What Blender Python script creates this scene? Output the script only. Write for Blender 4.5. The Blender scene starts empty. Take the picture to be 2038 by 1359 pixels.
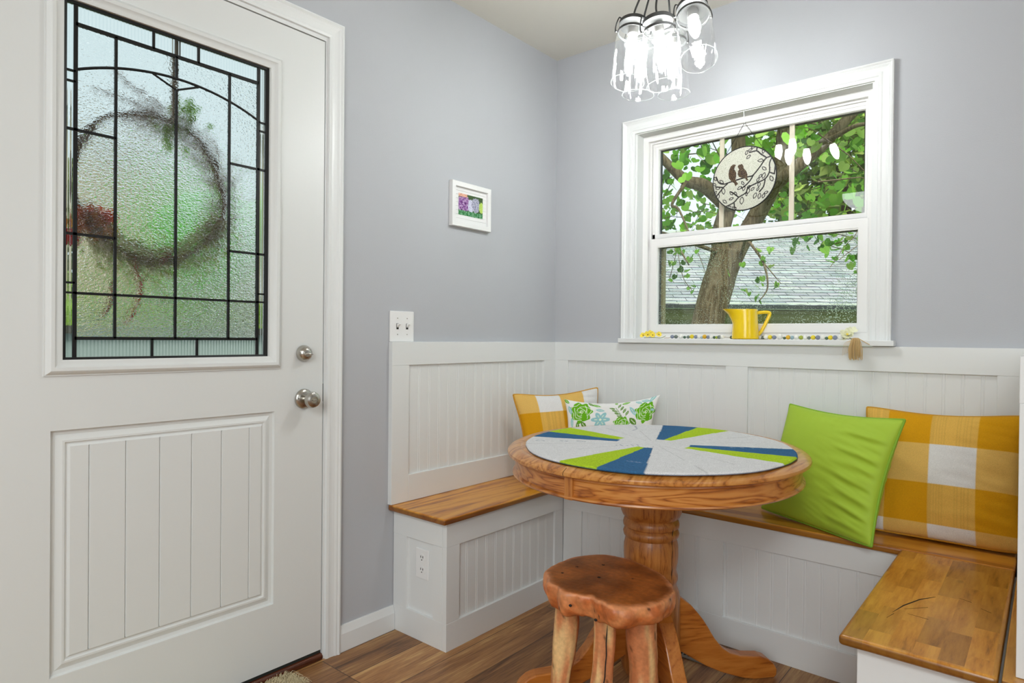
import bpy, bmesh, math, random
import numpy as np
from mathutils import Vector, Matrix, noise
random.seed(7)
PI = math.pi
SC = bpy.context.scene
COL = SC.collection

# ------------------------------------------------------------------ camera, world, lights, exposure
def R(a): return math.radians(a)
CAMLOC = Vector((1.86341539, -2.53893632, 1.0848))
YAW, PIT, ROL = 0.6993979, -0.0062188, 0.0090916
fw = Vector((-math.sin(YAW)*math.cos(PIT), math.cos(YAW)*math.cos(PIT), math.sin(PIT)))
rt = Vector((math.cos(YAW), math.sin(YAW), 0)); up = rt.cross(fw)
r2 = math.cos(ROL)*rt + math.sin(ROL)*up; u2 = -math.sin(ROL)*rt + math.cos(ROL)*up
camd = bpy.data.cameras.new('camera'); cam = bpy.data.objects.new('camera', camd); COL.objects.link(cam)
m3 = Matrix((r2, u2, -fw)).transposed()
cam.matrix_world = Matrix.Translation(CAMLOC) @ m3.to_4x4()
camd.sensor_width = 36; camd.sensor_fit = 'HORIZONTAL'; camd.lens = 22.5488
camd.clip_start = 0.02; camd.clip_end = 300
SC.camera = cam
SC.view_settings.view_transform = 'Standard'; SC.view_settings.look = 'None'
SC.view_settings.gamma = 1; SC.view_settings.use_curve_mapping = False
SC.view_settings.exposure = 0.81
SC.cycles.max_bounces = 10; SC.cycles.transparent_max_bounces = 24
SC.cycles.diffuse_bounces = 5; SC.cycles.glossy_bounces = 4; SC.cycles.transmission_bounces = 8
SC.cycles.sample_clamp_indirect = 4.0
SC.cycles.caustics_reflective = False; SC.cycles.caustics_refractive = False

wd = bpy.data.worlds.new('overcast_sky'); SC.world = wd; wd.use_nodes = True
wb = wd.node_tree.nodes['Background']; wb.inputs[0].default_value = (0.72, 0.85, 0.94, 1); wb.inputs[1].default_value = .80

def area(name, loc, size, power, color, target=None, size_y=None):
    l = bpy.data.lights.new(name, 'AREA'); l.energy = power; l.color = color
    l.shape = 'RECTANGLE' if size_y else 'DISK'; l.size = size
    if size_y: l.size_y = size_y
    o = bpy.data.objects.new(name, l); COL.objects.link(o); o.location = loc
    if target: o.rotation_euler = (Vector(target)-Vector(loc)).to_track_quat('-Z', 'Y').to_euler()
    return o
area('ceiling_fill_right', (2.30, -3.60, 2.40), 0.9, 27, (0.925, 0.985, 1.0), (2.0, -2.9, 0))  # soft fill added under the ceiling behind the camera
area('ceiling_fill_left', (0.8, -3.9, 2.40), 0.9, 6, (0.925, 0.985, 1.0), (0.8, -3.2, 0))  # weaker fill added near the ceiling, out of view on the left
area('rear_fill', (2.6, -4.85, 1.75), 1.6, 26, (0.90, 0.975, 1.0), (0.5, -0.5, 1.1), 1.5)  # rectangular fill added behind the camera; no window is built there
area('side_fill', (4.3, -2.2, 1.5), 1.3, 6, (0.90, 0.975, 1.0), (0.0, -1.5, 0.9), 1.5)  # unseen fill panel added in front of the plain right wall
sun_ = bpy.data.lights.new('hazy_sun', 'SUN'); sun_.energy = 2.2; sun_.angle = R(25); sun_.color = (1, .98, .93)
suno = bpy.data.objects.new('hazy_sun', sun_); COL.objects.link(suno); suno.rotation_euler = Vector((-.55, .65, -1.0)).to_track_quat('-Z', 'Y').to_euler()

# ------------------------------------------------------------------ helpers
def srgb(r, g, b):
    f = lambda c: ((c/255+0.055)/1.055)**2.4 if c/255 > 0.04045 else c/255/12.92
    return (f(r), f(g), f(b), 1)
def nparr(c): return np.array(c[:3])

class MB:
    def __init__(s): s.v = []; s.f = []; s.uv = None
    def add(s, vs, fs):
        n = len(s.v); s.v += [tuple(p) for p in vs]; s.f += [tuple(i+n for i in f) for f in fs]; return s
    def box(s, x0, x1, y0, y1, z0, z1):
        x0, x1 = sorted((x0, x1)); y0, y1 = sorted((y0, y1)); z0, z1 = sorted((z0, z1))
        return s.add([(x0,y0,z0),(x1,y0,z0),(x1,y1,z0),(x0,y1,z0),(x0,y0,z1),(x1,y0,z1),(x1,y1,z1),(x0,y1,z1)],
              [(0,3,2,1),(4,5,6,7),(0,1,5,4),(1,2,6,5),(2,3,7,6),(3,0,4,7)])
    def prism(s, poly, fn, h0, h1):
        n = len(poly)
        return s.add([fn(a, b, h0) for a, b in poly]+[fn(a, b, h1) for a, b in poly],
              [tuple(range(n))[::-1], tuple(range(n, 2*n))]+[(i, (i+1) % n, n+(i+1) % n, n+i) for i in range(n)])
    def lathe(s, prof, c, n=32, axis=(0, 0, 1), caps=True):
        ax = Vector(axis).normalized(); t = Vector((1, 0, 0)) if abs(ax.x) < .9 else Vector((0, 1, 0))
        e1 = (t-ax*t.dot(ax)).normalized(); e2 = ax.cross(e1); c = Vector(c)
        vs = []; fs = []
        for r, h in prof:
            for k in range(n):
                a = 2*PI*k/n; vs.append(c+ax*h+(e1*math.cos(a)+e2*math.sin(a))*r)
        for i in range(len(prof)-1):
            for k in range(n):
                fs.append((i*n+k, i*n+(k+1) % n, (i+1)*n+(k+1) % n, (i+1)*n+k))
        if caps:
            if prof[0][0] > 1e-5: fs.append(tuple(range(n))[::-1])
            if prof[-1][0] > 1e-5: fs.append(tuple(range((len(prof)-1)*n, len(prof)*n)))
        return s.add(vs, fs)
    def tube(s, pts, rad, n=8, closed=False, caps=True):
        pts = [Vector(p) for p in pts]; m = len(pts)
        rads = rad if isinstance(rad, (list, tuple)) else [rad]*m
        vs = []; fs = []; prev = None
        for i, p in enumerate(pts):
            if closed: d = pts[(i+1) % m]-pts[i-1]
            else: d = pts[min(i+1, m-1)]-pts[max(i-1, 0)]
            d = d.normalized() if d.length > 1e-9 else Vector((0, 0, 1))
            if prev is None:
                t = Vector((0, 0, 1)) if abs(d.z) < .9 else Vector((1, 0, 0)); e1 = (t-d*t.dot(d)).normalized()
            else: e1 = (prev-d*prev.dot(d)).normalized()
            prev = e1; e2 = d.cross(e1)
            for k in range(n):
                a = 2*PI*k/n; vs.append(p+(e1*math.cos(a)+e2*math.sin(a))*rads[i])
        for i in range(m if closed else m-1):
            j = (i+1) % m
            for k in range(n): fs.append((i*n+k, i*n+(k+1) % n, j*n+(k+1) % n, j*n+k))
        if caps and not closed: fs += [tuple(range(n))[::-1], tuple(range((m-1)*n, m*n))]
        return s.add(vs, fs)
    def sphere(s, c, r, n=12, sx=1, sy=1, sz=1):
        c = Vector(c); m = n//2; vs = []; fs = []
        for i in range(m+1):
            th = PI*i/m
            for k in range(n):
                a = 2*PI*k/n; vs.append(c+Vector((r*sx*math.sin(th)*math.cos(a), r*sy*math.sin(th)*math.sin(a), r*sz*math.cos(th))))
        for i in range(m):
            for k in range(n): fs.append((i*n+k, (i+1)*n+k, (i+1)*n+(k+1) % n, i*n+(k+1) % n))
        return s.add(vs, fs)
    def build(s, name, mat, parent=None, bevel=0, smooth=False, colors=None, weld=False, subsurf=0, solid=0):
        org = parent_origin(parent)
        me = bpy.data.meshes.new(name)
        me.from_pydata([(x-org[0], y-org[1], z-org[2]) for x, y, z in s.v], [], s.f); me.update()
        if colors is not None:
            at = me.color_attributes.new('Col', 'FLOAT_COLOR', 'POINT')
            a = np.ones((len(s.v), 4), dtype=np.float32); a[:, :3] = colors; at.data.foreach_set('color', a.ravel())
        o = bpy.data.objects.new(name, me); COL.objects.link(o)
        if mat: me.materials.append(mat)
        bm = bmesh.new(); bm.from_mesh(me)
        if weld: bmesh.ops.remove_doubles(bm, verts=bm.verts, dist=1e-5)
        bmesh.ops.recalc_face_normals(bm, faces=bm.faces); bm.to_mesh(me); bm.free()
        if smooth:
            for p in me.polygons: p.use_smooth = True
            if smooth != 'all': 
                try: me.set_sharp_from_angle(angle=R(smooth if smooth is not True else 40))
                except Exception: pass
        if solid:
            md = o.modifiers.new('solid', 'SOLIDIFY'); md.thickness = solid; md.offset = 0
        if bevel:
            b = o.modifiers.new('bevel', 'BEVEL'); b.width = bevel; b.segments = 2; b.limit_method = 'ANGLE'; b.angle_limit = R(40)
        if subsurf:
            b = o.modifiers.new('sub', 'SUBSURF'); b.levels = subsurf; b.render_levels = subsurf
        if parent is not None: o.parent = parent
        return o
def parent_origin(p):
    x = Vector((0, 0, 0))
    while p is not None: x = x+Vector(p.location); p = p.parent
    return x
def tag(o, label=None, cat=None, group=None, kind=None):
    if label: o['label'] = label
    if cat: o['category'] = cat
    if group: o['group'] = group
    if kind: o['kind'] = kind
    return o
def empty(name, loc, label, cat, group=None, kind=None):
    o = bpy.data.objects.new(name, None); COL.objects.link(o); o.location = loc; o.empty_display_size = .05
    return tag(o, label, cat, group, kind)
def lerp(a, b, t): return a+(b-a)*t
def cr(pts, n=8):                                     # Catmull-Rom through points
    pts = [Vector(p) for p in pts]; P = [2*pts[0]-pts[1]]+pts+[2*pts[-1]-pts[-2]]; out = []
    for i in range(1, len(P)-2):
        for k in range(n):
            t = k/n; a, b, c, d = P[i-1], P[i], P[i+1], P[i+2]
            out.append(.5*((2*b)+(c-a)*t+(2*a-5*b+4*c-d)*t*t+(3*b-a-3*c+d)*t*t*t))
    out.append(pts[-1]); return out

# ------------------------------------------------------------------ materials
def newmat(name):
    m = bpy.data.materials.new(name); m.use_nodes = True; nt = m.node_tree
    return m, nt, nt.nodes['Principled BSDF'], nt.nodes['Material Output']
def nd(nt, t, **kw):
    n = nt.nodes.new(t)
    for k, v in kw.items(): setattr(n, k, v)
    return n
def lk(nt, a, b): nt.links.new(a, b)
def setin(n, **kw):
    for k, v in kw.items(): n.inputs[k.replace('_', ' ')].default_value = v
def plain(name, col, rough=.5, metal=0, bump=0, bscale=200, spec=.5, coat=0, vary=0, transl=0):
    m, nt, p, o = newmat(name); setin(p, Base_Color=col, Roughness=rough, Metallic=metal); p.inputs['Specular IOR Level'].default_value = spec
    if coat: p.inputs['Coat Weight'].default_value = coat; p.inputs['Coat Roughness'].default_value = .12
    tc = nd(nt, 'ShaderNodeTexCoord')
    if bump:
        n = nd(nt, 'ShaderNodeTexNoise'); setin(n, Scale=bscale, Detail=3.0); lk(nt, tc.outputs['Object'], n.inputs['Vector'])
        b = nd(nt, 'ShaderNodeBump'); setin(b, Strength=bump, Distance=.002); lk(nt, n.outputs['Fac'], b.inputs['Height']); lk(nt, b.outputs[0], p.inputs['Normal'])
    if vary:
        n = nd(nt, 'ShaderNodeTexNoise'); setin(n, Scale=6.0, Detail=4.0); lk(nt, tc.outputs['Object'], n.inputs['Vector'])
        mx = nd(nt, 'ShaderNodeMix', data_type='RGBA'); mx.inputs[6].default_value = col
        mx.inputs[7].default_value = tuple(c*(1-vary) for c in col[:3])+(1,); lk(nt, n.outputs['Fac'], mx.inputs[0]); lk(nt, mx.outputs[2], p.inputs['Base Color'])
    if transl:
        t_ = nd(nt, 'ShaderNodeBsdfTranslucent'); t_.inputs[0].default_value = col; ms = nd(nt, 'ShaderNodeMixShader'); ms.inputs[0].default_value = transl
        lk(nt, p.outputs[0], ms.inputs[1]); lk(nt, t_.outputs[0], ms.inputs[2]); lk(nt, ms.outputs[0], o.inputs[0])
    return m
def vcol(name, rough=.8, bump=0, bscale=400, spec=.3, weave=0, fleck=0, transl=0, bdist=.002):
    m, nt, p, o = newmat(name); p.inputs['Roughness'].default_value = rough; p.inputs['Specular IOR Level'].default_value = spec
    a = nd(nt, 'ShaderNodeAttribute', attribute_name='Col'); tc = nd(nt, 'ShaderNodeTexCoord')
    src = a.outputs['Color']
    if fleck:
        n = nd(nt, 'ShaderNodeTexNoise'); setin(n, Scale=bscale*.8, Detail=2.0); lk(nt, tc.outputs['Object'], n.inputs['Vector'])
        mr = nd(nt, 'ShaderNodeMapRange'); setin(mr, From_Min=.3, From_Max=.7, To_Min=1-fleck, To_Max=1+fleck); lk(nt, n.outputs['Fac'], mr.inputs[0])
        vm = nd(nt, 'ShaderNodeVectorMath', operation='SCALE'); lk(nt, src, vm.inputs[0]); lk(nt, mr.outputs[0], vm.inputs['Scale']); src = vm.outputs[0]
    lk(nt, src, p.inputs['Base Color'])
    if bump:
        n = nd(nt, 'ShaderNodeTexNoise'); setin(n, Scale=bscale, Detail=2.0); lk(nt, tc.outputs['Object'], n.inputs['Vector'])
        b = nd(nt, 'ShaderNodeBump'); setin(b, Strength=bump, Distance=bdist); lk(nt, n.outputs['Fac'], b.inputs['Height']); lk(nt, b.outputs[0], p.inputs['Normal'])
    if transl:
        t = nd(nt, 'ShaderNodeBsdfTranslucent'); lk(nt, src, t.inputs[0]); mx = nd(nt, 'ShaderNodeMixShader'); mx.inputs[0].default_value = transl
        lk(nt, p.outputs[0], mx.inputs[1]); lk(nt, t.outputs[0], mx.inputs[2]); lk(nt, mx.outputs[0], o.inputs[0])
    return m
def ramp(nt, stops):
    r = nd(nt, 'ShaderNodeValToRGB'); e = r.color_ramp.elements
    e[0].position, e[0].color = stops[0]; e[1].position, e[1].color = stops[-1]
    for p, c in stops[1:-1]:
        x = e.new(p); x.color = c
    return r
def wood(name, dark, mid, light, grain='y', sc=1.0, rough=.35, rings=.5, knots=0, staves=None, coat=0, spec=.5, ringscale=7.0, soft=0, freq=9.0, edge=0):
    m, nt, p, o = newmat(name); setin(p, Roughness=rough); p.inputs['Specular IOR Level'].default_value = spec
    if coat: p.inputs['Coat Weight'].default_value = coat; p.inputs['Coat Roughness'].default_value = .15
    tc = nd(nt, 'ShaderNodeTexCoord'); mp = nd(nt, 'ShaderNodeMapping')
    s = {'x': (.12, 1, 1), 'y': (1, .12, 1), 'z': (1, 1, .12), 'round': (.16, 1, 1)}[grain]; src0 = tc.outputs['Object']
    if grain == 'round':                                          # grain runs round the rim: arc length, height, radius
        sx0 = nd(nt, 'ShaderNodeSeparateXYZ'); lk(nt, src0, sx0.inputs[0]); at = nd(nt, 'ShaderNodeMath', operation='ARCTAN2'); lk(nt, sx0.outputs[1], at.inputs[0]); lk(nt, sx0.outputs[0], at.inputs[1])
        ar = nd(nt, 'ShaderNodeMath', operation='MULTIPLY'); ar.inputs[1].default_value = .46; lk(nt, at.outputs[0], ar.inputs[0]); c0_ = nd(nt, 'ShaderNodeCombineXYZ'); lk(nt, ar.outputs[0], c0_.inputs[0]); lk(nt, sx0.outputs[2], c0_.inputs[1]); src0 = c0_.outputs[0]
    mp.inputs['Scale'].default_value = tuple(v*sc for v in s); lk(nt, src0, mp.inputs['Vector'])
    vec = mp.outputs[0]
    if staves:                                                    # edge-glued blocks: each stave shifts the grain and tone
        bw, rh, along = staves
        sx = nd(nt, 'ShaderNodeSeparateXYZ'); lk(nt, tc.outputs['Object'], sx.inputs[0]); cx = nd(nt, 'ShaderNodeCombineXYZ')
        lk(nt, sx.outputs[{'x': 0, 'y': 1}[along]], cx.inputs[0]); lk(nt, sx.outputs[{'x': 1, 'y': 0}[along]], cx.inputs[1])
        bk = nd(nt, 'ShaderNodeTexBrick'); lk(nt, cx.outputs[0], bk.inputs['Vector'])
        setin(bk, Color1=(0, 0, 0, 1), Color2=(1, 1, 1, 1), Mortar=(.5, .5, .5, 1), Scale=1.0, Mortar_Size=.0, Brick_Width=bw, Row_Height=rh); bk.offset = .37
        am = nd(nt, 'ShaderNodeVectorMath', operation='MULTIPLY_ADD'); am.inputs[1].default_value = (3.1, 2.3, 1.7)
        lk(nt, bk.outputs['Color'], am.inputs[0]); lk(nt, vec, am.inputs[2]); vec = am.outputs[0]
    n1 = nd(nt, 'ShaderNodeTexNoise'); setin(n1, Scale=ringscale, Detail=3.0, Roughness=.5, Distortion=.6); lk(nt, vec, n1.inputs['Vector'])
    mu = nd(nt, 'ShaderNodeMath', operation='MULTIPLY'); mu.inputs[1].default_value = freq; lk(nt, n1.outputs['Fac'], mu.inputs[0])
    pp = nd(nt, 'ShaderNodeMath', operation='PINGPONG'); pp.inputs[1].default_value = 1.0; lk(nt, mu.outputs[0], pp.inputs[0])
    n2 = nd(nt, 'ShaderNodeTexNoise'); setin(n2, Scale=90.0, Detail=4.0, Roughness=.65); lk(nt, vec, n2.inputs['Vector'])
    a = nd(nt, 'ShaderNodeMath', operation='MULTIPLY'); a.inputs[1].default_value = rings; lk(nt, pp.outputs[0], a.inputs[0])
    b = nd(nt, 'ShaderNodeMath', operation='MULTIPLY_ADD'); b.inputs[1].default_value = 1-rings; lk(nt, n2.outputs['Fac'], b.inputs[0]); lk(nt, a.outputs[0], b.inputs[2])
    lo_ = (1-rings)*.42-soft; hi_ = (1-rings)*.58+rings+soft; rp = ramp(nt, [(lo_, dark), (lerp(lo_, hi_, .30), mid), (lerp(lo_, hi_, .8), light)]); lk(nt, b.outputs[0], rp.inputs[0]); src = rp.outputs[0]
    if staves:
        vm = nd(nt, 'ShaderNodeMapRange'); setin(vm, To_Min=.72, To_Max=1.16); lk(nt, bk.outputs['Color'], vm.inputs[0])
        sc_ = nd(nt, 'ShaderNodeVectorMath', operation='SCALE'); lk(nt, src, sc_.inputs[0]); lk(nt, vm.outputs[0], sc_.inputs['Scale']); src = sc_.outputs[0]
    if knots:
        mk = nd(nt, 'ShaderNodeMapping'); mk.inputs['Scale'].default_value = tuple(knots*(v if v == 1 else .55) for v in s); lk(nt, tc.outputs['Object'], mk.inputs['Vector'])
        vo = nd(nt, 'ShaderNodeTexVoronoi'); setin(vo, Scale=1.0); vo.inputs['Randomness'].default_value = 1; lk(nt, mk.outputs[0], vo.inputs['Vector'])
        kr = nd(nt, 'ShaderNodeMapRange'); setin(kr, From_Min=.06, From_Max=.13, To_Min=.75, To_Max=0.0); lk(nt, vo.outputs['Distance'], kr.inputs[0])
        mx = nd(nt, 'ShaderNodeMix', data_type='RGBA'); mx.inputs[7].default_value = tuple(c*.25 for c in dark[:3])+(1,)
        lk(nt, kr.outputs[0], mx.inputs[0]); lk(nt, src, mx.inputs[6]); src = mx.outputs[2]
    if edge:                                                      # end and edge grain takes the stain darker
        sn = nd(nt, 'ShaderNodeSeparateXYZ'); lk(nt, tc.outputs['Normal'], sn.inputs[0]); em = nd(nt, 'ShaderNodeMapRange'); setin(em, From_Min=.25, From_Max=.8, To_Min=edge, To_Max=0.0); lk(nt, sn.outputs[2], em.inputs[0])
        ex = nd(nt, 'ShaderNodeMix', data_type='RGBA'); ex.inputs[7].default_value = tuple(c*.55 for c in dark[:3])+(1,); lk(nt, em.outputs[0], ex.inputs[0]); lk(nt, src, ex.inputs[6]); src = ex.outputs[2]
    lk(nt, src, p.inputs['Base Color'])
    bp = nd(nt, 'ShaderNodeBump'); setin(bp, Strength=.12, Distance=.001); lk(nt, n2.outputs['Fac'], bp.inputs['Height']); lk(nt, bp.outputs[0], p.inputs['Normal'])
    return m
def thin_glass(name, tint=(1, 1, 1, 1), refl=1.0, rough=0.0, bump=0, bscale=60, ribs=None, spk=0, milky=0, fk=1.7):
    m, nt, p, o = newmat(name); nt.nodes.remove(p)
    t = nd(nt, 'ShaderNodeBsdfTransparent'); t.inputs[0].default_value = tint
    g = nd(nt, 'ShaderNodeBsdfGlossy'); setin(g, Roughness=rough); g.inputs[0].default_value = (refl, refl, refl, 1)
    # both faces of a thin sheet reflect alike: Schlick on the absolute cosine
    ge = nd(nt, 'ShaderNodeNewGeometry'); dt = nd(nt, 'ShaderNodeVectorMath', operation='DOT_PRODUCT'); lk(nt, ge.outputs['Incoming'], dt.inputs[0]); lk(nt, ge.outputs['Normal'], dt.inputs[1])
    ab = nd(nt, 'ShaderNodeMath', operation='ABSOLUTE'); lk(nt, dt.outputs['Value'], ab.inputs[0])
    om = nd(nt, 'ShaderNodeMath', operation='SUBTRACT'); om.inputs[0].default_value = 1; om.use_clamp = True; lk(nt, ab.outputs[0], om.inputs[1])
    pw_ = nd(nt, 'ShaderNodeMath', operation='POWER'); pw_.inputs[1].default_value = 5; lk(nt, om.outputs[0], pw_.inputs[0])
    mr = nd(nt, 'ShaderNodeMath', operation='MULTIPLY_ADD'); mr.inputs[1].default_value = .75; mr.inputs[2].default_value = .045*fk; mr.use_clamp = True; lk(nt, pw_.outputs[0], mr.inputs[0])
    mx = nd(nt, 'ShaderNodeMixShader'); lk(nt, mr.outputs[0], mx.inputs[0]); lk(nt, t.outputs[0], mx.inputs[1]); lk(nt, g.outputs[0], mx.inputs[2])
    out = mx.outputs[0]; tc = nd(nt, 'ShaderNodeTexCoord')
    if milky:
        tr_ = nd(nt, 'ShaderNodeBsdfTranslucent'); tr_.inputs[0].default_value = (.95, .97, .97, 1); mk = nd(nt, 'ShaderNodeMixShader'); mk.inputs[0].default_value = milky
        lk(nt, out, mk.inputs[1]); lk(nt, tr_.outputs[0], mk.inputs[2]); out = mk.outputs[0]
    if bump:
        mp = nd(nt, 'ShaderNodeMapping'); mp.inputs['Scale'].default_value = ribs or (1, 1, 1); lk(nt, tc.outputs['Object'], mp.inputs['Vector'])
        n = nd(nt, 'ShaderNodeTexNoise'); setin(n, Scale=bscale, Detail=2.0); lk(nt, mp.outputs[0], n.inputs['Vector'])
        b = nd(nt, 'ShaderNodeBump'); setin(b, Strength=bump, Distance=.002); lk(nt, n.outputs['Fac'], b.inputs['Height']); lk(nt, b.outputs[0], g.inputs['Normal'])
    if spk:                                                       # dried rain specks on the pane
        vo = nd(nt, 'ShaderNodeTexVoronoi'); setin(vo, Scale=190.0); lk(nt, tc.outputs['Object'], vo.inputs['Vector'])
        n = nd(nt, 'ShaderNodeTexNoise'); setin(n, Scale=5.0, Detail=2.0); lk(nt, tc.outputs['Object'], n.inputs['Vector'])
        sz = nd(nt, 'ShaderNodeSeparateXYZ'); lk(nt, tc.outputs['Object'], sz.inputs[0])
        th = nd(nt, 'ShaderNodeMapRange'); setin(th, From_Min=.30, From_Max=.65, To_Min=.14, To_Max=.40); lk(nt, n.outputs['Fac'], th.inputs[0])
        lt = nd(nt, 'ShaderNodeMath', operation='LESS_THAN'); lk(nt, vo.outputs['Distance'], lt.inputs[0]); lk(nt, th.outputs[0], lt.inputs[1])
        ml = nd(nt, 'ShaderNodeMath', operation='MULTIPLY'); ml.inputs[1].default_value = spk; lk(nt, lt.outputs[0], ml.inputs[0])
        d = nd(nt, 'ShaderNodeBsdfTranslucent'); d.inputs[0].default_value = (.9, .93, .85, 1)
        mm = nd(nt, 'ShaderNodeMixShader'); lk(nt, ml.outputs[0], mm.inputs[0]); lk(nt, out, mm.inputs[1]); lk(nt, d.outputs[0], mm.inputs[2]); out = mm.outputs[0]
    lk(nt, out, o.inputs[0]); return m
def textured_glass(name, ribs=False, tint=(.66, .70, .655, 1), rough=.13):
    m, nt, p, o = newmat(name); nt.nodes.remove(p)
    g = nd(nt, 'ShaderNodeBsdfRefraction'); g.inputs[0].default_value = tint; setin(g, Roughness=rough, IOR=1.16)
    gl = nd(nt, 'ShaderNodeBsdfGlossy'); setin(gl, Roughness=.25)
    t = nd(nt, 'ShaderNodeBsdfTransparent'); t.inputs[0].default_value = tint
    tc = nd(nt, 'ShaderNodeTexCoord'); b = nd(nt, 'ShaderNodeBump')
    if ribs:
        w = nd(nt, 'ShaderNodeTexWave', wave_type='BANDS', bands_direction='Y'); setin(w, Scale=38.0, Distortion=0.0); lk(nt, tc.outputs['Object'], w.inputs['Vector'])
        setin(b, Strength=.9, Distance=.003); lk(nt, w.outputs['Fac'], b.inputs['Height'])
    else:
        mp = nd(nt, 'ShaderNodeMapping'); mp.inputs['Scale'].default_value = (1, .75, 1.2); lk(nt, tc.outputs['Object'], mp.inputs['Vector'])
        n = nd(nt, 'ShaderNodeTexNoise'); setin(n, Scale=210.0, Detail=1.0, Roughness=.5); lk(nt, mp.outputs[0], n.inputs['Vector'])
        setin(b, Strength=1.0, Distance=.0055); lk(nt, n.outputs['Fac'], b.inputs['Height'])
    for x in (g, gl): lk(nt, b.outputs[0], x.inputs['Normal'])
    m1 = nd(nt, 'ShaderNodeMixShader'); m1.inputs[0].default_value = .12; lk(nt, g.outputs[0], m1.inputs[1]); lk(nt, t.outputs[0], m1.inputs[2])
    m2 = nd(nt, 'ShaderNodeMixShader'); m2.inputs[0].default_value = .10; lk(nt, m1.outputs[0], m2.inputs[1]); lk(nt, gl.outputs[0], m2.inputs[2])
    lk(nt, m2.outputs[0], o.inputs[0]); return m

def lerp(a, b, t): return a+(b-a)*t
M = {}
M['wall'] = plain('grey_blue_wall_paint', srgb(186, 188, 193), .75, bump=.15, bscale=260, spec=.2)
M['ceiling'] = plain('ceiling_paint', srgb(226, 224, 216), .9, bump=.2, bscale=180, spec=.1)
M['trim'] = plain('white_trim_paint', srgb(229, 231, 231), .38, bump=.05, bscale=60)
M['door'] = plain('off_white_door_paint', srgb(225, 227, 226), .42, bump=.08, bscale=90)
M['vinyl'] = plain('white_window_vinyl', srgb(236, 235, 234), .3)
M['cream'] = plain('cream_grille', srgb(225, 212, 190), .5)
M['tan'] = plain('tan_outside_trim', srgb(150, 140, 100), .6)
M['black'] = plain('black_came', srgb(22, 22, 22), .45, metal=.3)
M['seal'] = plain('dark_rubber', srgb(40, 46, 44), .6)
M['dark'] = plain('dark_brown_marks', srgb(30, 26, 22), .8)  # dark brown for cracks, scratches, the top seam, knots and the pin hole
M['nickel'] = plain('satin_nickel', srgb(186, 182, 174), .27, metal=1)
M['plate'] = plain('white_plastic', srgb(238, 238, 238), .3)
M['slot'] = plain('dark_slot', srgb(40, 38, 34), .6)
M['steel'] = plain('aged_bronze', srgb(74, 74, 74), .5, metal=.55)
M['pine'] = wood('stained_pine', srgb(140, 76, 16), srgb(192, 120, 28), srgb(220, 154, 54), 'y', 1.0, .33, rings=.42, knots=9, coat=.25, freq=13, edge=.75)
M['pinex'] = wood('stained_pine_across', srgb(136, 74, 16), srgb(188, 116, 28), srgb(216, 150, 52), 'x', 1.0, .3, rings=.42, knots=8, coat=.3, freq=13, edge=.6)
M['block'] = wood('stained_block_board', srgb(132, 78, 16), srgb(180, 116, 34), srgb(206, 146, 58), 'y', 1.0, .33, rings=.22, soft=.08, knots=9, staves=(.16, .043, 'y'), coat=.25, edge=.75)
M['oak'] = wood('honey_oak', srgb(134, 76, 26), srgb(190, 122, 54), srgb(210, 148, 78), 'y', 1.5, .3, rings=.4, soft=.03, freq=14, coat=.35, ringscale=9)
M['oakr'] = wood('honey_oak_apron', srgb(132, 70, 24), srgb(184, 112, 46), srgb(204, 138, 68), 'round', 1.9, .34, rings=.66, coat=.25, ringscale=9, freq=18)
M['oakz'] = wood('honey_oak_upright', srgb(124, 68, 22), srgb(172, 104, 44), srgb(190, 124, 58), 'z', 3.2, .38, rings=.34, soft=.05, freq=10, coat=.15)
M['oakfoot'] = wood('honey_oak_feet', srgb(140, 70, 18), srgb(186, 108, 38), srgb(204, 128, 54), 'x', 1.2, .36, rings=.3, soft=.07, freq=16, coat=.15)
M['stool'] = wood('cedar_slab', srgb(118, 56, 22), srgb(176, 94, 44), srgb(208, 132, 74), 'x', 1.6, .4, rings=.55, knots=11, coat=.15, ringscale=5)
M['brown'] = wood('dark_threshold_wood', srgb(34, 16, 8), srgb(66, 30, 16), srgb(92, 46, 26), 'y', 1.0, .35, rings=.3)

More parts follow.
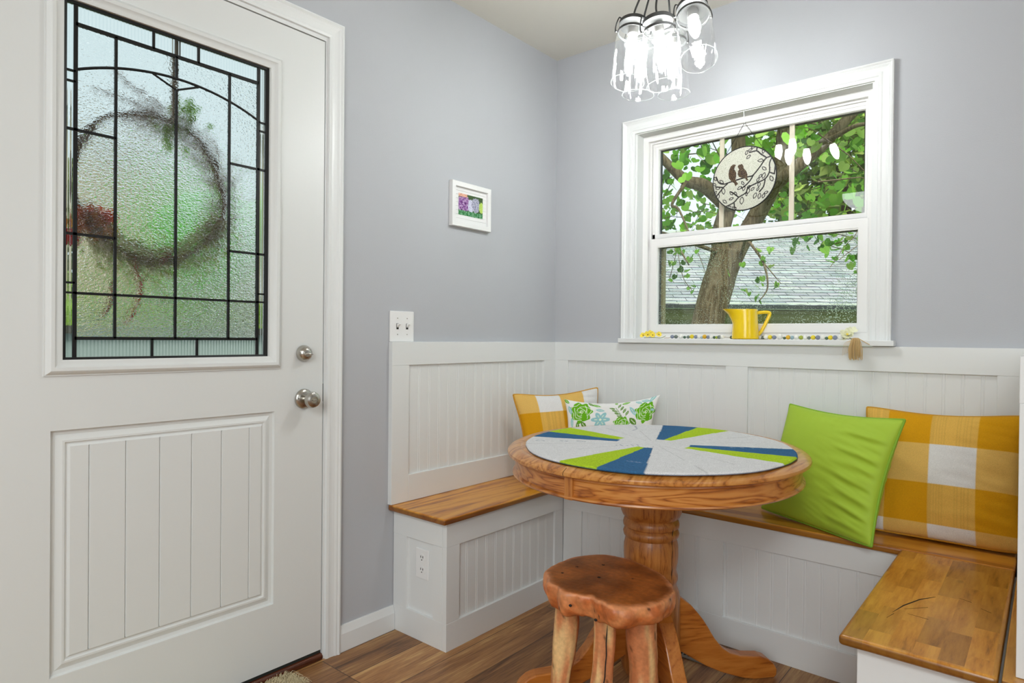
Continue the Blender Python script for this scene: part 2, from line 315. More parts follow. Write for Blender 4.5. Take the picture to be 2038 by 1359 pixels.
def floor_mat():
    m, nt, p, o = newmat('vinyl_plank_floor'); p.inputs['Roughness'].default_value = .42
    tc = nd(nt, 'ShaderNodeTexCoord'); sx = nd(nt, 'ShaderNodeSeparateXYZ'); lk(nt, tc.outputs['Object'], sx.inputs[0])
    ax = nd(nt, 'ShaderNodeMath', operation='ADD'); ax.inputs[1].default_value = -.015+1.5; lk(nt, sx.outputs[0], ax.inputs[0])
    ay = nd(nt, 'ShaderNodeMath', operation='ADD'); ay.inputs[1].default_value = 1.308+12.2; lk(nt, sx.outputs[1], ay.inputs[0])
    cx = nd(nt, 'ShaderNodeCombineXYZ'); lk(nt, ay.outputs[0], cx.inputs[0]); lk(nt, ax.outputs[0], cx.inputs[1])
    bk = nd(nt, 'ShaderNodeTexBrick'); lk(nt, cx.outputs[0], bk.inputs['Vector']); bk.offset = .31; bk.offset_frequency = 3
    setin(bk, Color1=(0, 0, 0, 1), Color2=(1, 1, 1, 1), Mortar=(.5, .5, .5, 1), Scale=1.0, Mortar_Size=.0012, Brick_Width=1.22, Row_Height=.15, Mortar_Smooth=.1)
    mp = nd(nt, 'ShaderNodeMapping'); mp.inputs['Scale'].default_value = (1, .13, 1); lk(nt, tc.outputs['Object'], mp.inputs['Vector'])
    am = nd(nt, 'ShaderNodeVectorMath', operation='MULTIPLY_ADD'); am.inputs[1].default_value = (5, 3, 7); lk(nt, bk.outputs['Color'], am.inputs[0]); lk(nt, mp.outputs[0], am.inputs[2])
    n1 = nd(nt, 'ShaderNodeTexNoise'); setin(n1, Scale=9.0, Detail=5.0, Roughness=.62, Distortion=1.1); lk(nt, am.outputs[0], n1.inputs['Vector'])
    n2 = nd(nt, 'ShaderNodeTexNoise'); mp2 = nd(nt, 'ShaderNodeMapping'); mp2.inputs['Scale'].default_value = (1, .3, 1); lk(nt, am.outputs[0], mp2.inputs['Vector'])
    setin(n2, Scale=170.0, Detail=3.0, Roughness=.7); lk(nt, mp2.outputs[0], n2.inputs['Vector'])
    ml = nd(nt, 'ShaderNodeMath', operation='MULTIPLY_ADD'); ml.inputs[1].default_value = .38; lk(nt, n2.outputs['Fac'], ml.inputs[0])
    m2 = nd(nt, 'ShaderNodeMath', operation='MULTIPLY'); m2.inputs[1].default_value = .72; lk(nt, n1.outputs['Fac'], m2.inputs[0]); lk(nt, m2.outputs[0], ml.inputs[2])
    rp = ramp(nt, [(.38, srgb(92, 60, 36)), (.49, srgb(146, 100, 60)), (.58, srgb(172, 124, 76)), (.70, srgb(208, 168, 110))]); lk(nt, ml.outputs[0], rp.inputs[0])
    mr = nd(nt, 'ShaderNodeMapRange'); setin(mr, To_Min=.76, To_Max=1.14); lk(nt, bk.outputs['Color'], mr.inputs[0])
    vs = nd(nt, 'ShaderNodeVectorMath', operation='SCALE'); lk(nt, rp.outputs[0], vs.inputs[0]); lk(nt, mr.outputs[0], vs.inputs['Scale'])
    mx = nd(nt, 'ShaderNodeMix', data_type='RGBA'); mx.inputs[7].default_value = srgb(46, 28, 18); lk(nt, bk.outputs['Fac'], mx.inputs[0]); lk(nt, vs.outputs[0], mx.inputs[6])
    lk(nt, mx.outputs[2], p.inputs['Base Color'])
    bp = nd(nt, 'ShaderNodeBump'); setin(bp, Strength=.25, Distance=.001); lk(nt, n2.outputs['Fac'], bp.inputs['Height']); lk(nt, bp.outputs[0], p.inputs['Normal'])
    return m
M['floor'] = floor_mat()

# ------------------------------------------------------------------ room shell
LX = lambda a, b, h: (h, a, b)            # left wall map: a = y, b = z, h = out of the wall (+x)
WY = lambda a, b, h: (a, -h, b)           # window wall map: a = x, b = z, h = out of the wall (-y)
def struct(name, mb, mat, label, cat, parent=None, **kw):
    o = mb.build(name, mat, parent, **kw)
    if parent is None: tag(o, label, cat, kind='structure')
    return o
H = 2.438
struct('floor', MB().box(0, 4.6, -5.2, 0, -.05, 0).box(-.14, 0, -2.26, -1.28, -.05, 0), M['floor'], 'brown vinyl plank floor running from the door under the table', 'floor')
struct('ceiling', MB().box(-.14, 4.6, -5.2, .14, H, H+.1), M['ceiling'], 'plain off-white ceiling above the breakfast nook', 'ceiling')
struct('wall_left', MB().box(-.14, 0, -1.285, .14, 0, H).box(-.14, 0, -5.2, -2.239, 0, H).box(-.14, 0, -2.239, -1.285, 2.083, H), M['wall'],
       'grey-blue wall with the entry door and the small framed photo', 'wall')
struct('wall_back', MB().box(0, .438, 0, .14, 0, H).box(1.382, 4.6, 0, .14, 0, H).box(.438, 1.382, 0, .14, 1.994, H).box(.438, 1.382, 0, .14, 0, 1.064), M['wall'],
       'grey-blue wall around the double-hung window', 'wall')
struct('wall_right', MB().box(4.5, 4.6, -5.2, 0, 0, H), M['wall'], 'far right room wall beyond the nook', 'wall')
struct('wall_front', MB().box(0, 4.5, -5.3, -5.2, 0, H), M['wall'], 'room wall behind the camera', 'wall')

def frame_sweep(mb, a0, a1, b0, b1, prof, fn, open_bottom=False):
    """moulding profile (inset, height) carried round a rectangle with mitred corners"""
    rings = []
    for d, h in prof:
        pts = [(a0+d, b0 if open_bottom else b0+d), (a0+d, b1-d), (a1-d, b1-d), (a1-d, b0 if open_bottom else b0+d)]
        rings.append([fn(a, b, h) for a, b in pts])
    vs = [p for r in rings for p in r]; fs = []
    for i in range(len(prof)-1):
        for k in range(3 if open_bottom else 4):
            j = (k+1) % 4; fs.append((i*4+k, i*4+j, (i+1)*4+j, (i+1)*4+k))
    if open_bottom: fs += [tuple(i*4 for i in range(len(prof))), tuple(i*4+3 for i in range(len(prof)))]
    return mb.add(vs, fs)

# baseboard between door casing and bench
bb = MB().prism([(0, 0), (.014, 0), (.014, .062), (.009, .078), (.006, .0895), (0, .0895)], lambda a, b, h: (a, h, b), -1.243, -1.0)
struct('baseboard_left', bb, M['trim'], 'short white baseboard between the door casing and the bench', 'baseboard', bevel=.001)
bb = MB().prism([(0, 0), (.014, 0), (.014, .062), (.009, .078), (.006, .0895), (0, .0895)], lambda a, b, h: (a, h, b), -5.2, -2.283)
struct('baseboard_left', bb, M['trim'], 'white baseboard on the left wall past the hinge side of the door', 'baseboard')

# door casing and jamb
CPROF = [(0, 0), (0, .018), (.006, .020), (.012, .016), (.016, .0165), (.024, .013), (.034, .0115), (.042, .0115), (.044, .013), (.053, .011), (.0535, .004), (.0535, 0)]
cs = frame_sweep(MB(), -2.282, -1.2405, 0, 2.133, [(d, h) for d, h in CPROF], LX, True)
tr = struct('trim_1', cs, M['trim'], 'white moulded casing around the entry door', 'door casing')
jm = MB().box(-.14, .002, -1.302, -1.285, 0, 2.083).box(-.14, .002, -2.239, -2.222, 0, 2.083).box(-.14, .002, -2.222, -1.302, 2.0665, 2.083)
jm.box(-.058, -.046, -1.3105, -1.302, 0, 2.0665).box(-.058, -.046, -2.222, -2.2135, 0, 2.0665)
jm.build('jamb', M['trim'], tr)
MB().box(-.030, -.002, -1.3025, -1.3008, .865, .925).build('strike_plate', M['black'], tr)
th = MB().prism([(-.14, 0), (.004, 0), (.008, .006), (.008, .014), (.002, .021), (-.012, .0225), (-.14, .0225)], lambda a, b, h: (a, h, b), -2.222, -1.302)
struct('trim_2', th, M['brown'], 'dark brown wooden threshold under the entry door', 'threshold', bevel=.002)

# ------------------------------------------------------------------ entry door
GY0, GY1, GZ0, GZ1 = -2.0440, -1.5010, 1.0160, 1.9160          # lite opening
PY0, PY1, PZ0, PZ1 = -2.0670, -1.4780, .2400, .8460            # lower raised panel
DY0, DY1, DZ0, DZ1 = -2.2190, -1.3055, .0340, 2.0630
door = empty('door_1', (0, -1.762, 0), 'off-white entry door with a decorative textured glass lite and grooved lower panel', 'door', kind='structure')
T0, T1 = -.045, 0.0
slab = MB()
slab.box(T0, T1, DY0, PY0, DZ0, DZ1).box(T0, T1, PY1, DY1, DZ0, DZ1)
slab.box(T0, T1, PY0, PY1, DZ0, PZ0).box(T0, T1, PY0, PY1, PZ1, GZ0).box(T0, T1, PY0, PY1, GZ1, DZ1)
slab.box(T0, T1, PY0, GY0, GZ0, GZ1).box(T0, T1, GY1, PY1, GZ0, GZ1)
slab.build('slab', M['door'], door)
pn = MB(); PPROF = [(0, 0), (.002, -.0095), (.012, -.0105), (.026, -.004), (.031, -.004), (.034, -.0085), (.037, -.0085), (.0425, -.0035)]
frame_sweep(pn, PY0, PY1, PZ0, PZ1, PPROF, LX)
g = [PY0+.0425, -1.9830, -1.8985, -1.8140, -1.7290, -1.6435, -1.5580, PY1-.0425]
for i in range(len(g)-1):
    a, b = g[i], g[i+1]; z0, z1 = PZ0+.0425, PZ1-.0425
    aa = a if i == 0 else a+.002; b2 = b if i == len(g)-2 else b-.002
    pn.add([(-.0035, aa, z0), (-.0035, b2, z0), (-.0035, b2, z1), (-.0035, aa, z1)], [(0, 1, 2, 3)])
    if i < len(g)-2:
        pn.add([(-.0035, b-.002, z0), (-.0075, b, z0), (-.0075, b, z1), (-.0035, b-.002, z1), (-.0035, b+.002, z0), (-.0035, b+.002, z1)], [(0, 1, 2, 3), (1, 4, 5, 2)])
pn.box(-.045, -.012, PY0, PY1, PZ0, PZ1)
pn.build('lower_panel', M['door'], door)
gm = MB(); frame_sweep(gm, -2.0825, -1.4590, .9800, 1.9525, [(0, 0), (0, .003), (.003, .0035), (.007, .010), (.013, .0135), (.021, .0125), (.028, .006), (.034, .0045), (.0395, .002), (.0395, -.012)], LX)
gm.build('glass_moulding', M['door'], door, smooth=30)
# glass: one hammered field and a reeded border, then the black came
GX = -.012
def gq(mb, a0, a1, b0, b1, x=GX): mb.add([(x, a0, b0), (x, a1, b0), (x, a1, b1), (x, a0, b1)], [(0, 1, 2, 3)])
YC = -1.7735
fld = MB(); gq(fld, YC-.2415, YC+.2415, 1.073, 1.859); fld.build('hammered_glass', textured_glass('hammered_glass'), door)
rd = MB(); gq(rd, GY0, YC-.2415, GZ0, GZ1); gq(rd, YC+.2415, GY1, GZ0, GZ1); gq(rd, YC-.2415, YC+.2415, GZ0, 1.073); gq(rd, YC-.2415, YC+.2415, 1.859, GZ1)
rd.build('reeded_glass', textured_glass('reeded_glass', True, rough=.03), door)
ca = MB(); cw = .0032
def vbar(y, z0, z1, w=cw): ca.box(GX-.003, GX+.003, y-w, y+w, z0, z1)
def hbar(z, y0, y1, w=cw): ca.box(GX-.003, GX+.003, y0, y1, z-w, z+w)
frame_sweep(ca, GY0, GY1, GZ0, GZ1, [(0, -.016), (0, -.004), (.0095, -.007), (.0095, -.016)], LX)
for s in (-1, 1):
    vbar(YC+s*.2415, GZ0, GZ1, .0045); vbar(YC+s*.151, 1.073, 1.859)
    for z in (1.595, 1.3345): hbar(z, *sorted((YC+s*.151, YC+s*.2680)))
    for z in (1.740, 1.714, 1.212, 1.187): hbar(z, *sorted((YC+s*.2415, YC+s*.2680)), w=.0025)
    vbar(YC+s*.060, 1.859, GZ1); vbar(YC+s*.060, GZ0, 1.073)
vbar(YC, 1.073, 1.766); vbar(YC, 1.798, 1.859)
for z, w in ((1.859, .0045), (1.073, .004), (1.1865, .0032)): hbar(z, YC-.2415, YC+.2415, w)
arch = []
Ra = (.2415**2+.053**2)/(2*.053)
for i in range(25):
    a = lerp(-.2415, .2415, i/24); arch.append((GX, YC+a, 1.798-Ra+math.sqrt(Ra*Ra-a*a)))
ca.tube(arch, .0036, 6)
ca.tube([(GX, YC-.061, 1.7925), (GX, YC, 1.766), (GX, YC+.061, 1.7925)], .003, 6)
ca.build('came_lines', M['black'], door)
# deadbolt and knob
db = MB(); db.lathe([(0, .026), (.010, .0255), (.0175, .023), (.0235, .014), (.0265, .006), (.027, 0)][::-1], (0, -1.3775, 1.0270), 36, (1, 0, 0))
dbo = db.build('deadbolt', M['nickel'], door, smooth=True)
tm = MB(); tm.sphere((.030, -1.3775, 1.0250), .0165, 14, sx=.5, sy=1, sz=.32); tm.build('thumb_turn', M['nickel'], dbo, smooth='all')
kb = MB(); kb.lathe([(.0325, 0), (.0325, .004), (.030, .008), (.0235, .011), (.0125, .013), (.0115, .026), (.0135, .031), (.020, .036), (.0255, .044), (.0262, .052), (.0235, .060), (.0175, .0635), (.011, .0640), (.0105, .0615), (0, .0615)], (0, -1.3760, .8790), 40, (1, 0, 0))
kbo = kb.build('door_knob', M['nickel'], door, smooth=35)
tb = MB(); tb.box(.061, .067, -1.3845, -1.3675, .8775, .8805); tb.build('lock_button', M['nickel'], kbo, bevel=.001)
MB().lathe([(.0030, .0), (.0030, .0105)], (0.0005, -1.3985, .8815), 10, (1, 0, 0)).build('pin_hole', M['dark'], kbo)
MB().box(-.040, -.004, DY0, DY1, .0225, .034).build('door_sweep', M['seal'], door)

# ------------------------------------------------------------------ window
win = empty('window_1', (.91, 0, 1.086), 'white double-hung window with three-light upper sash over the window bench', 'window', kind='structure')
wc = frame_sweep(MB(), .3795, 1.4405, 1.086, 2.053, [(0, 0), (0, .019), (.005, .021), (.010, .017), (.013, .0175), (.020, .0135), (.034, .012), (.038, .0135), (.046, .013), (.048, .0105), (.060, .010), (.0605, 0), (.0605, -.004)], WY, True)
wc.build('casing', M['trim'], win)
MB().box(.3825, 1.4540, -.046, .135, 1.0665, 1.086).build('sill', M['trim'], win, bevel=.002)
J0, J1, JT = .4470, 1.3730, 1.9900
MB().box(.438, J0, -.001, .06, 1.086, JT+.004).box(J1, 1.382, -.001, .06, 1.086, JT+.004).box(J0, J1, -.001, .06, JT, JT+.004).build('jamb', M['trim'], win)
F = MB(); frame_sweep(F, J0, J1, 1.086, JT, [(0, -.055), (.024, -.055), (.026, -.06), (.026, -.070), (.034, -.070), (.034, -.075), (.036, -.135)], WY)
F.build('vinyl_frame', M['vinyl'], win)
# upper sash
US0, US1, UZ0, UZ1 = .4830, 1.3600, 1.5220, 1.9560
us = MB(); frame_sweep(us, US0, US1, UZ0, UZ1, [(0, -.110), (0, -.078), (.012, -.078), (.013, -.080), (.024, -.082), (.027, -.090), (.027, -.105)], WY)
us.box(US0, US1, .078, .105, 1.520, 1.5520)
uso = us.build('upper_sash', M['vinyl'], win)
UG = MB(); UG.add([(US0+.02, .093, 1.545), (US1-.02, .093, 1.545), (US1-.02, .093, UZ1-.02), (US0+.02, .093, UZ1-.02)], [(0, 1, 2, 3)])
UG.build('pane', thin_glass('clear_window_glass', (.97, .985, .98, 1)), uso)
for a in (.7925, 1.0745):
    MB().box(a-.0095, a+.0095, .096, .102, 1.552, UZ1-.027).build('grille_bar', M['cream'], uso)
# black spacer edge just behind the glass
sp = MB(); frame_sweep(sp, US0+.027, US1-.027, 1.552, UZ1-.027, [(-.004, -.0945), (-.004, -.110), (.0035, -.110), (.0035, -.0945)], WY); sp.build('spacer', M['black'], uso)
# lower sash
LS0, LS1, LZ0, LZ1 = .4845, 1.3560, 1.1120, 1.5290
ls = MB(); frame_sweep(ls, LS0, LS1, LZ0, LZ1, [(0, -.077), (0, -.055), (.004, -.053), (.034, -.053), (.037, -.058), (.037, -.074)], WY)
ls.box(LS0+.03, LS1-.03, .047, .0555, LZ0+.001, LZ0+.018); ls.box(LS0, LS1, .055, .077, LZ1-.04, LZ1)
ls.box(.447, 1.373, .052, .135, 1.086, LZ0)
lso = ls.build('lower_sash', M['vinyl'], win)
LG = MB(); LG.add([(LS0+.03, .068, LZ0+.012), (LS1-.03, .068, LZ0+.012), (LS1-.03, .068, LZ1-.03), (LS0+.03, .068, LZ1-.03)], [(0, 1, 2, 3)])
LG.build('pane', thin_glass('rain_specked_glass', (.95, .97, .96, 1), spk=.8), lso)
sp = MB(); frame_sweep(sp, LS0+.037, LS1-.037, 1.134, LZ1-.040, [(-.004, -.070), (-.004, -.084), (.003, -.084), (.003, -.070)], WY); sp.build('spacer', M['black'], lso)
MB().box(.508, .522, .11, .135, 1.12, 1.53).build('outside_stop', M['tan'], win)

# ------------------------------------------------------------------ wainscot (three runs)
def bead(mb, a0, a1, b0, b1, fn, h, pitch=.0520, phase=0.0):
    """beaded board: flat boards with a pair of fine grooves at each joint"""
    xs = [(a0, h)]; k = math.ceil((a0-phase)/pitch)
    while True:
        gx = phase+k*pitch; k += 1
        if gx+.012 > a1: break
        if gx < a0+.002: continue
        for q in (gx, gx+.008):
            xs += [(q, h), (q+.0012, h-.0010), (q+.0024, h-.0010), (q+.0036, h)]
    xs.append((a1, h)); n = len(xs)
    mb.add([fn(a, b0, hh) for a, hh in xs]+[fn(a, b1, hh) for a, hh in xs], [(i, i+1, n+i+1, n+i) for i in range(n-1)])
    return mb
def wbox(mb, fn, a0, a1, b0, b1, h0, h1):
    p = fn(a0, b0, h0); q = fn(a1, b1, h1); return mb.box(p[0], q[0], p[1], q[1], p[2], q[2])
def wainscot(label, loc, fn, a0, a1, z0, z1, rails, stiles, hb=.0115, h=.021, phase=0.0, base=0.0):
    r = empty('wainscot', loc, label, 'wainscot')
    tz, bz = rails
    wbox(MB(), fn, a0, a1, tz, z1, base, h).build('top_rail', M['trim'], r, bevel=.0012)
    wbox(MB(), fn, min(s[1] for s in stiles), max(s[0] for s in stiles), z0, bz, base, h).build('bottom_rail', M['trim'], r, bevel=.0012)
    for s in stiles: wbox(MB(), fn, s[0], s[1], z0, tz, base, h-.0004).build('stile', M['trim'], r, bevel=.0012)
    b = MB(); ss = sorted(stiles)
    for i in range(len(ss)-1): bead(b, ss[i][1], ss[i+1][0], bz, tz, fn, hb, phase=phase)
    b.build('beadboard', M['trim'], r)
    return r
wainscot('white beadboard wainscot on the door wall above the short left bench', (0, -.55, .464), LX, -1.0270, -.0212, .4665, 1.0650, (.9780, .5660),
         [(-1.0270, -.9450), (-.1100, -.0212)], phase=-.8946)
wainscot('long white beadboard wainscot under the window', (.9, 0, .464), WY, .0, 1.8160, .4665, 1.0650, (.9785, .5660),
         [(0.0, .0940), (.8650, .9530), (1.7340, 1.8160)], phase=1.0680)
# the low partition at the right with its own wainscot face
RX = lambda a, b, h: (1.8400-h, a, b)
pw = empty('trim_3', (1.9, -.53, 0), 'low white partition closing the right end of the nook', 'half wall', kind='structure')
MB().box(1.840, 1.935, -1.034, -.0212, .466, 1.058).build('core', M['trim'], pw, bevel=.002)
MB().box(1.850, 1.935, -1.034, -.0212, 0, .44).build('base', M['trim'], pw)
wainscot('white beadboard wainscot facing left on the low right partition', (1.83, -.53, .464), RX, -1.0345, -.0216, .4665, 1.0590, (.9720, .5660),
         [(-1.0345, -.9520), (-.1100, -.0216)], phase=-.88)

# ------------------------------------------------------------------ benches: white bases and wooden seats
BX = lambda a, b, h: (h, a, b)
lb = empty('bench', (.14, -.65, 0), 'short white panelled bench with an orange pine seat board beside the door', 'bench')
FX, EY = .2836, -.9992
def fb(x0, x1, y0, y1, z0, z1, nm, par): return MB().box(x0, x1, y0, y1, z0, z1).build(nm, M['trim'], par, bevel=.0012)
fb(FX-.020, FX, EY, -.3132, .3600, .4440, 'top_rail', lb); fb(FX-.020, FX+.0004, EY, -.3131, 0, .0960, 'bottom_rail', lb)
fb(FX-.020, FX-.0004, EY, -.9345, .0960, .3600, 'stile', lb); fb(FX-.020, FX-.0004, -.3700, -.3126, .0960, .3600, 'stile', lb)
bead(MB(), -.9345, -.3700, .0955, .3605, BX, FX-.0095, phase=-.897).build('front_beadboard', M['trim'], lb)
fb(.002, FX-.021, EY, EY+.02, .3570, .4440, 'end_top_rail', lb); fb(.002, FX-.021, EY, EY+.02, 0, .0960, 'end_bottom_rail', lb)
fb(.002, .0750, EY+.0004, EY+.02, .0960, .3570, 'end_stile', lb); fb(.2150, FX-.021, EY+.0004, EY+.02, .0960, .3570, 'end_stile', lb)
MB().box(.0750, .2150, EY+.0095, EY+.02, .0960, .3570).build('end_panel', M['trim'], lb)
wbx = empty('bench', (.9, -.16, 0), 'long white panelled bench with a pine seat board under the window, carrying the cushions', 'bench')
WF = lambda a, b, h: (a, -h, b); FY = .3130
def fw_(x0, x1, z0, z1, nm, d=0): return MB().box(x0, x1, -FY+d, -FY+.02, z0, z1).build(nm, M['trim'], wbx, bevel=.0012)
fw_(.2842, 1.5540, .3650, .4440, 'top_rail'); fw_(.2838, 1.5540, 0, .0990, 'bottom_rail', -.0002)
for s in ((.2837, .3760), (.8890, .9785), (1.4900, 1.5540)): fw_(s[0], s[1], .0990, .3650, 'stile', .0004)
b = MB(); bead(b, .3760, .8890, .0985, .3655, WF, FY-.0095, phase=.3995); bead(b, .9785, 1.49, .0985, .3655, WF, FY-.0095, phase=.9840); b.build('front_beadboard', M['trim'], wbx)
rbx = empty('bench', (1.7, -.67, 0), 'white bench at the right edge with a scratched block-board seat', 'bench')
MB().box(1.5555, 1.848, -1.0300, -.3138, 0, .4440).build('carcass', M['trim'], rbx, bevel=.0015)
def seat(par, x0, x1, y0, y1, mat, label=None, bev=.007):
    o = MB().box(x0, x1, y0, y1, .4442, .4660).build('seat_board', mat, par, bevel=bev); o.modifiers['bevel'].segments = 4
    for p in o.data.polygons: p.use_smooth = True
    o.data.set_sharp_from_angle(angle=R(50)); return tag(o, label)
seat(lb, .0012, .3010, -1.0270, -.3305, M['pine'])
seat(wbx, .0012, 1.7950, -.3300, -.0012, M['pinex'])
rs = seat(rbx, 1.5260, 1.7950, -1.0620, -.3310, M['block'], None, .008)
seat(rbx, 1.8000, 1.9340, -1.0620, -.0012, M['block'], 'narrow strip of seat board beyond the dark hinge gap', .003)
# scratches and dents on the right seat board
sc_ = [[(1.592, -.86), (1.605, -.80), (1.628, -.735), (1.655, -.69)], [(1.588, -.90), (1.596, -.865)], [(1.620, -.845), (1.660, -.850)], [(1.61, -.82), (1.65, -.775)], [(1.70, -.66), (1.725, -.672)], [(1.745, -.70), (1.765, -.715)]]
for s in sc_: MB().tube([(x, y, .4660) for x, y in s], [.0004]+[.0016]*(len(s)-2)+[.0006], 5).build('scratch', M['dark'], rs)

# ------------------------------------------------------------------ outlet, switch, vent
outl = empty('outlet', (.155, EY+.0095, .275), 'white duplex power outlet in the end of the short bench', 'power outlet')
MB().box(.1215, .1875, EY+.0045, EY+.0095, .2215, .3275).build('cover_plate', M['plate'], outl, bevel=.002)
for zc in (.2955, .2520):
    so = MB().lathe([(.0155, 0), (.0155, .0015)], (.1545, EY+.0048, zc), 20, (0, -1, 0)).build('socket', M['plate'], outl)
    MB().box(.1480, .1500, EY+.0022, EY+.0036, zc+.001, zc+.0085).box(.1590, .1610, EY+.0022, EY+.0036, zc+.001, zc+.0085).lathe([(.0022, 0), (.0022, .0010)], (.1545, EY+.0032, zc-.006), 8, (0, -1, 0)).build('slots', M['slot'], so)
sw = empty('light_switch', (0, -.969, 1.1215), 'white double light switch plate above the left wainscot', 'light switch')
MB().box(.0, .0060, -1.0265, -.9110, 1.0655, 1.1790).build('cover_plate', M['plate'], sw, bevel=.0025)
for yy in (-.9915, -.9455):
    MB().box(.006, .0068, yy-.005, yy+.005, 1.1115, 1.1335).build('toggle_slot', M['slot'], sw)
    t = MB().prism([(.0062, 1.118), (.0062, 1.1325), (.019, 1.1335), (.020, 1.1295)], lambda a, b, h: (a, h, b), yy-.0036, yy+.0036).build('toggle', M['plate'], sw, bevel=.0008)
    for zz in (1.1525, 1.0925): MB().lathe([(.0024, 0), (.0018, .0012)], (.0058, yy, zz), 8, (1, 0, 0)).build('screw', M['nickel'], sw)
vent = empty('floor_vent', (.83, -.43, 0), 'grey slotted metal floor register behind the table pedestal', 'floor vent')
MB().box(.70, 1.00, -.4930, -.3780, .0005, .0050).build('frame', plain('vent_metal', srgb(150, 146, 138), .5, metal=.3), vent, bevel=.002)
b = MB()
for r_ in range(3):
    for k in range(18): b.box(.722+k*.0145, .729+k*.0145, -.480+r_*.032, -.455+r_*.032, .0045, .0056)
b.build('slots', M['slot'], vent)

# ------------------------------------------------------------------ framed photo on the left wall
pf = empty('picture_frame', (0, -.611, 1.534), 'small white frame with a purple and grey flower photo', 'picture frame')
fr = MB(); frame_sweep(fr, -.7270, -.4955, 1.5345, 1.7165, [(0, .0012), (0, .020), (.001, .0215), (.019, .0215), (.020, .0205), (.0205, .010)], LX); fr.box(.001, .006, -.7265, -.496, 1.535, 1.716)
fr.build('frame', M['plate'], pf)
mt = MB()
for k in range(9):
    z0 = 1.5545+k*.0160; mt.box(.006, .0105, -.707, -.5155, z0, z0+.0154)
mt.build('shiplap_mat', M['plate'], pf, bevel=.0006)
nu, nv = 90, 60; vs = []; cc = []
for j in range(nv+1):
    for i in range(nu+1):
        u, v = i/nu, j/nv; vs.append((.0112, lerp(-.683, -.5385, u), lerp(1.5845, 1.672, v)))
        n1 = noise.noise((u*5, v*5, 3)); n2 = noise.noise((u*13, v*11, 9)); n3 = noise.noise((u*26, v*22, 1))
        c = np.array([.05, .10, .03])
        if ((u-.22)/.26)**2+((v-.52)/.42)**2 < 1+n2*.6: c = np.array([.30, .15, .36])+n2*.3+n3*.3
        if ((u-.50)/.12)**2+((v-.50)/.32)**2 < 1+n2*.5: c = np.array([.62, .62, .76])+n3*.3
        if ((u-.70)/.17)**2+((v-.58)/.36)**2 < 1+n2*.5: c = np.array([.38, .38, .50])+n3*.45
        if ((u-.94)/.10)**2+((v-.52)/.25)**2 < 1+n2*.5: c = np.array([.50, .68, .14])+n3*.2
        if v < .22: c = np.array([.08, .28, .12])+n3*.3+n2*.15
        if v > .86 and u < .35: c = np.array([.75, .42, .30])+n3*.3
        cc.append(np.clip(c, .01, .9))
W_ = nu+1
MB().add(vs, [(j*W_+i, j*W_+i+1, (j+1)*W_+i+1, (j+1)*W_+i) for j in range(nv) for i in range(nu)]).build('photo', vcol('photo_print', .35), pf, colors=np.array(cc))

# ------------------------------------------------------------------ round oak pedestal table
TC = Vector((.914, -.712, 0)); TA, TB = .492, .4480; TPHI = R(-81)      # the leafed round top is a touch longer than wide
tb = empty('pedestal_table', TC, 'honey oak round pedestal table with scrolled feet in the nook', 'table')
def ell(k, da, n=96, phi=TPHI, A=TA, B=TB):
    a = 2*PI*k/n; x = (A+da)*math.cos(a); y = (B+da)*math.sin(a)
    return TC.x+x*math.cos(phi)-y*math.sin(phi), TC.y+x*math.sin(phi)+y*math.cos(phi)
def ering(mb, prof, n=96, close=True):
    vs = []; fs = []
    for da, z in prof:
        for k in range(n): x, y = ell(k, da, n); vs.append((x, y, z))
    for i in range(len(prof)-1):
        for k in range(n): fs.append((i*n+k, i*n+(k+1) % n, (i+1)*n+(k+1) % n, (i+1)*n+k))
    if close: fs += [tuple(range(n))[::-1], tuple(range((len(prof)-1)*n, len(prof)*n))]
    return mb.add(vs, fs)
ering(MB(), [(-.022, .7290), (-.006, .7295), (-.001, .7325), (.0, .7370), (-.001, .7420), (-.007, .7470), (-.020, .7530), (-.033, .7545), (-.040, .7530), (-.046, .7560)]).build('tabletop', M['oak'], tb, smooth=35)
ap = ering(MB(), [(-.040, .7290), (-.022, .7290), (-.021, .7220), (-.024, .7180), (-.024, .6820), (-.017, .6785), (-.0155, .6740), (-.020, .6700), (-.040, .6700)], close=False)
ap.build('apron', M['oakr'], tb, smooth=30)
fz = math.atan2(-1.130+.712, .886-.914)
c0 = Vector((0, -1, 0)); c1 = Vector((-c0.y, c0.x, 0)); q = Vector((.9175, -1.1800, 0))
for s in (-1, 1):
    Q = q if s > 0 else Vector((2*TC.x-q.x, 2*TC.y-q.y, 0)); cc0 = c0*s
    MB().add([Q+cc0*a+c1*b_+Vector((0, 0, z)) for z in (.6690, .7285) for a, b_ in ((-.02, -.0125), (.006, -.0125), (.006, .0125), (-.02, .0125))],
           [(0, 3, 2, 1), (4, 5, 6, 7), (0, 1, 5, 4), (1, 2, 6, 5), (2, 3, 7, 6), (3, 0, 4, 7)]).build('apron_block', M['oakz'], tb, bevel=.002)
MB().tube([(.914, -1.2035, .733), (.914, -1.2055, .738), (.914, -1.203, .7435), (.914, -1.188, .7515)], .0006, 5).build('top_seam', M['dark'], tb)
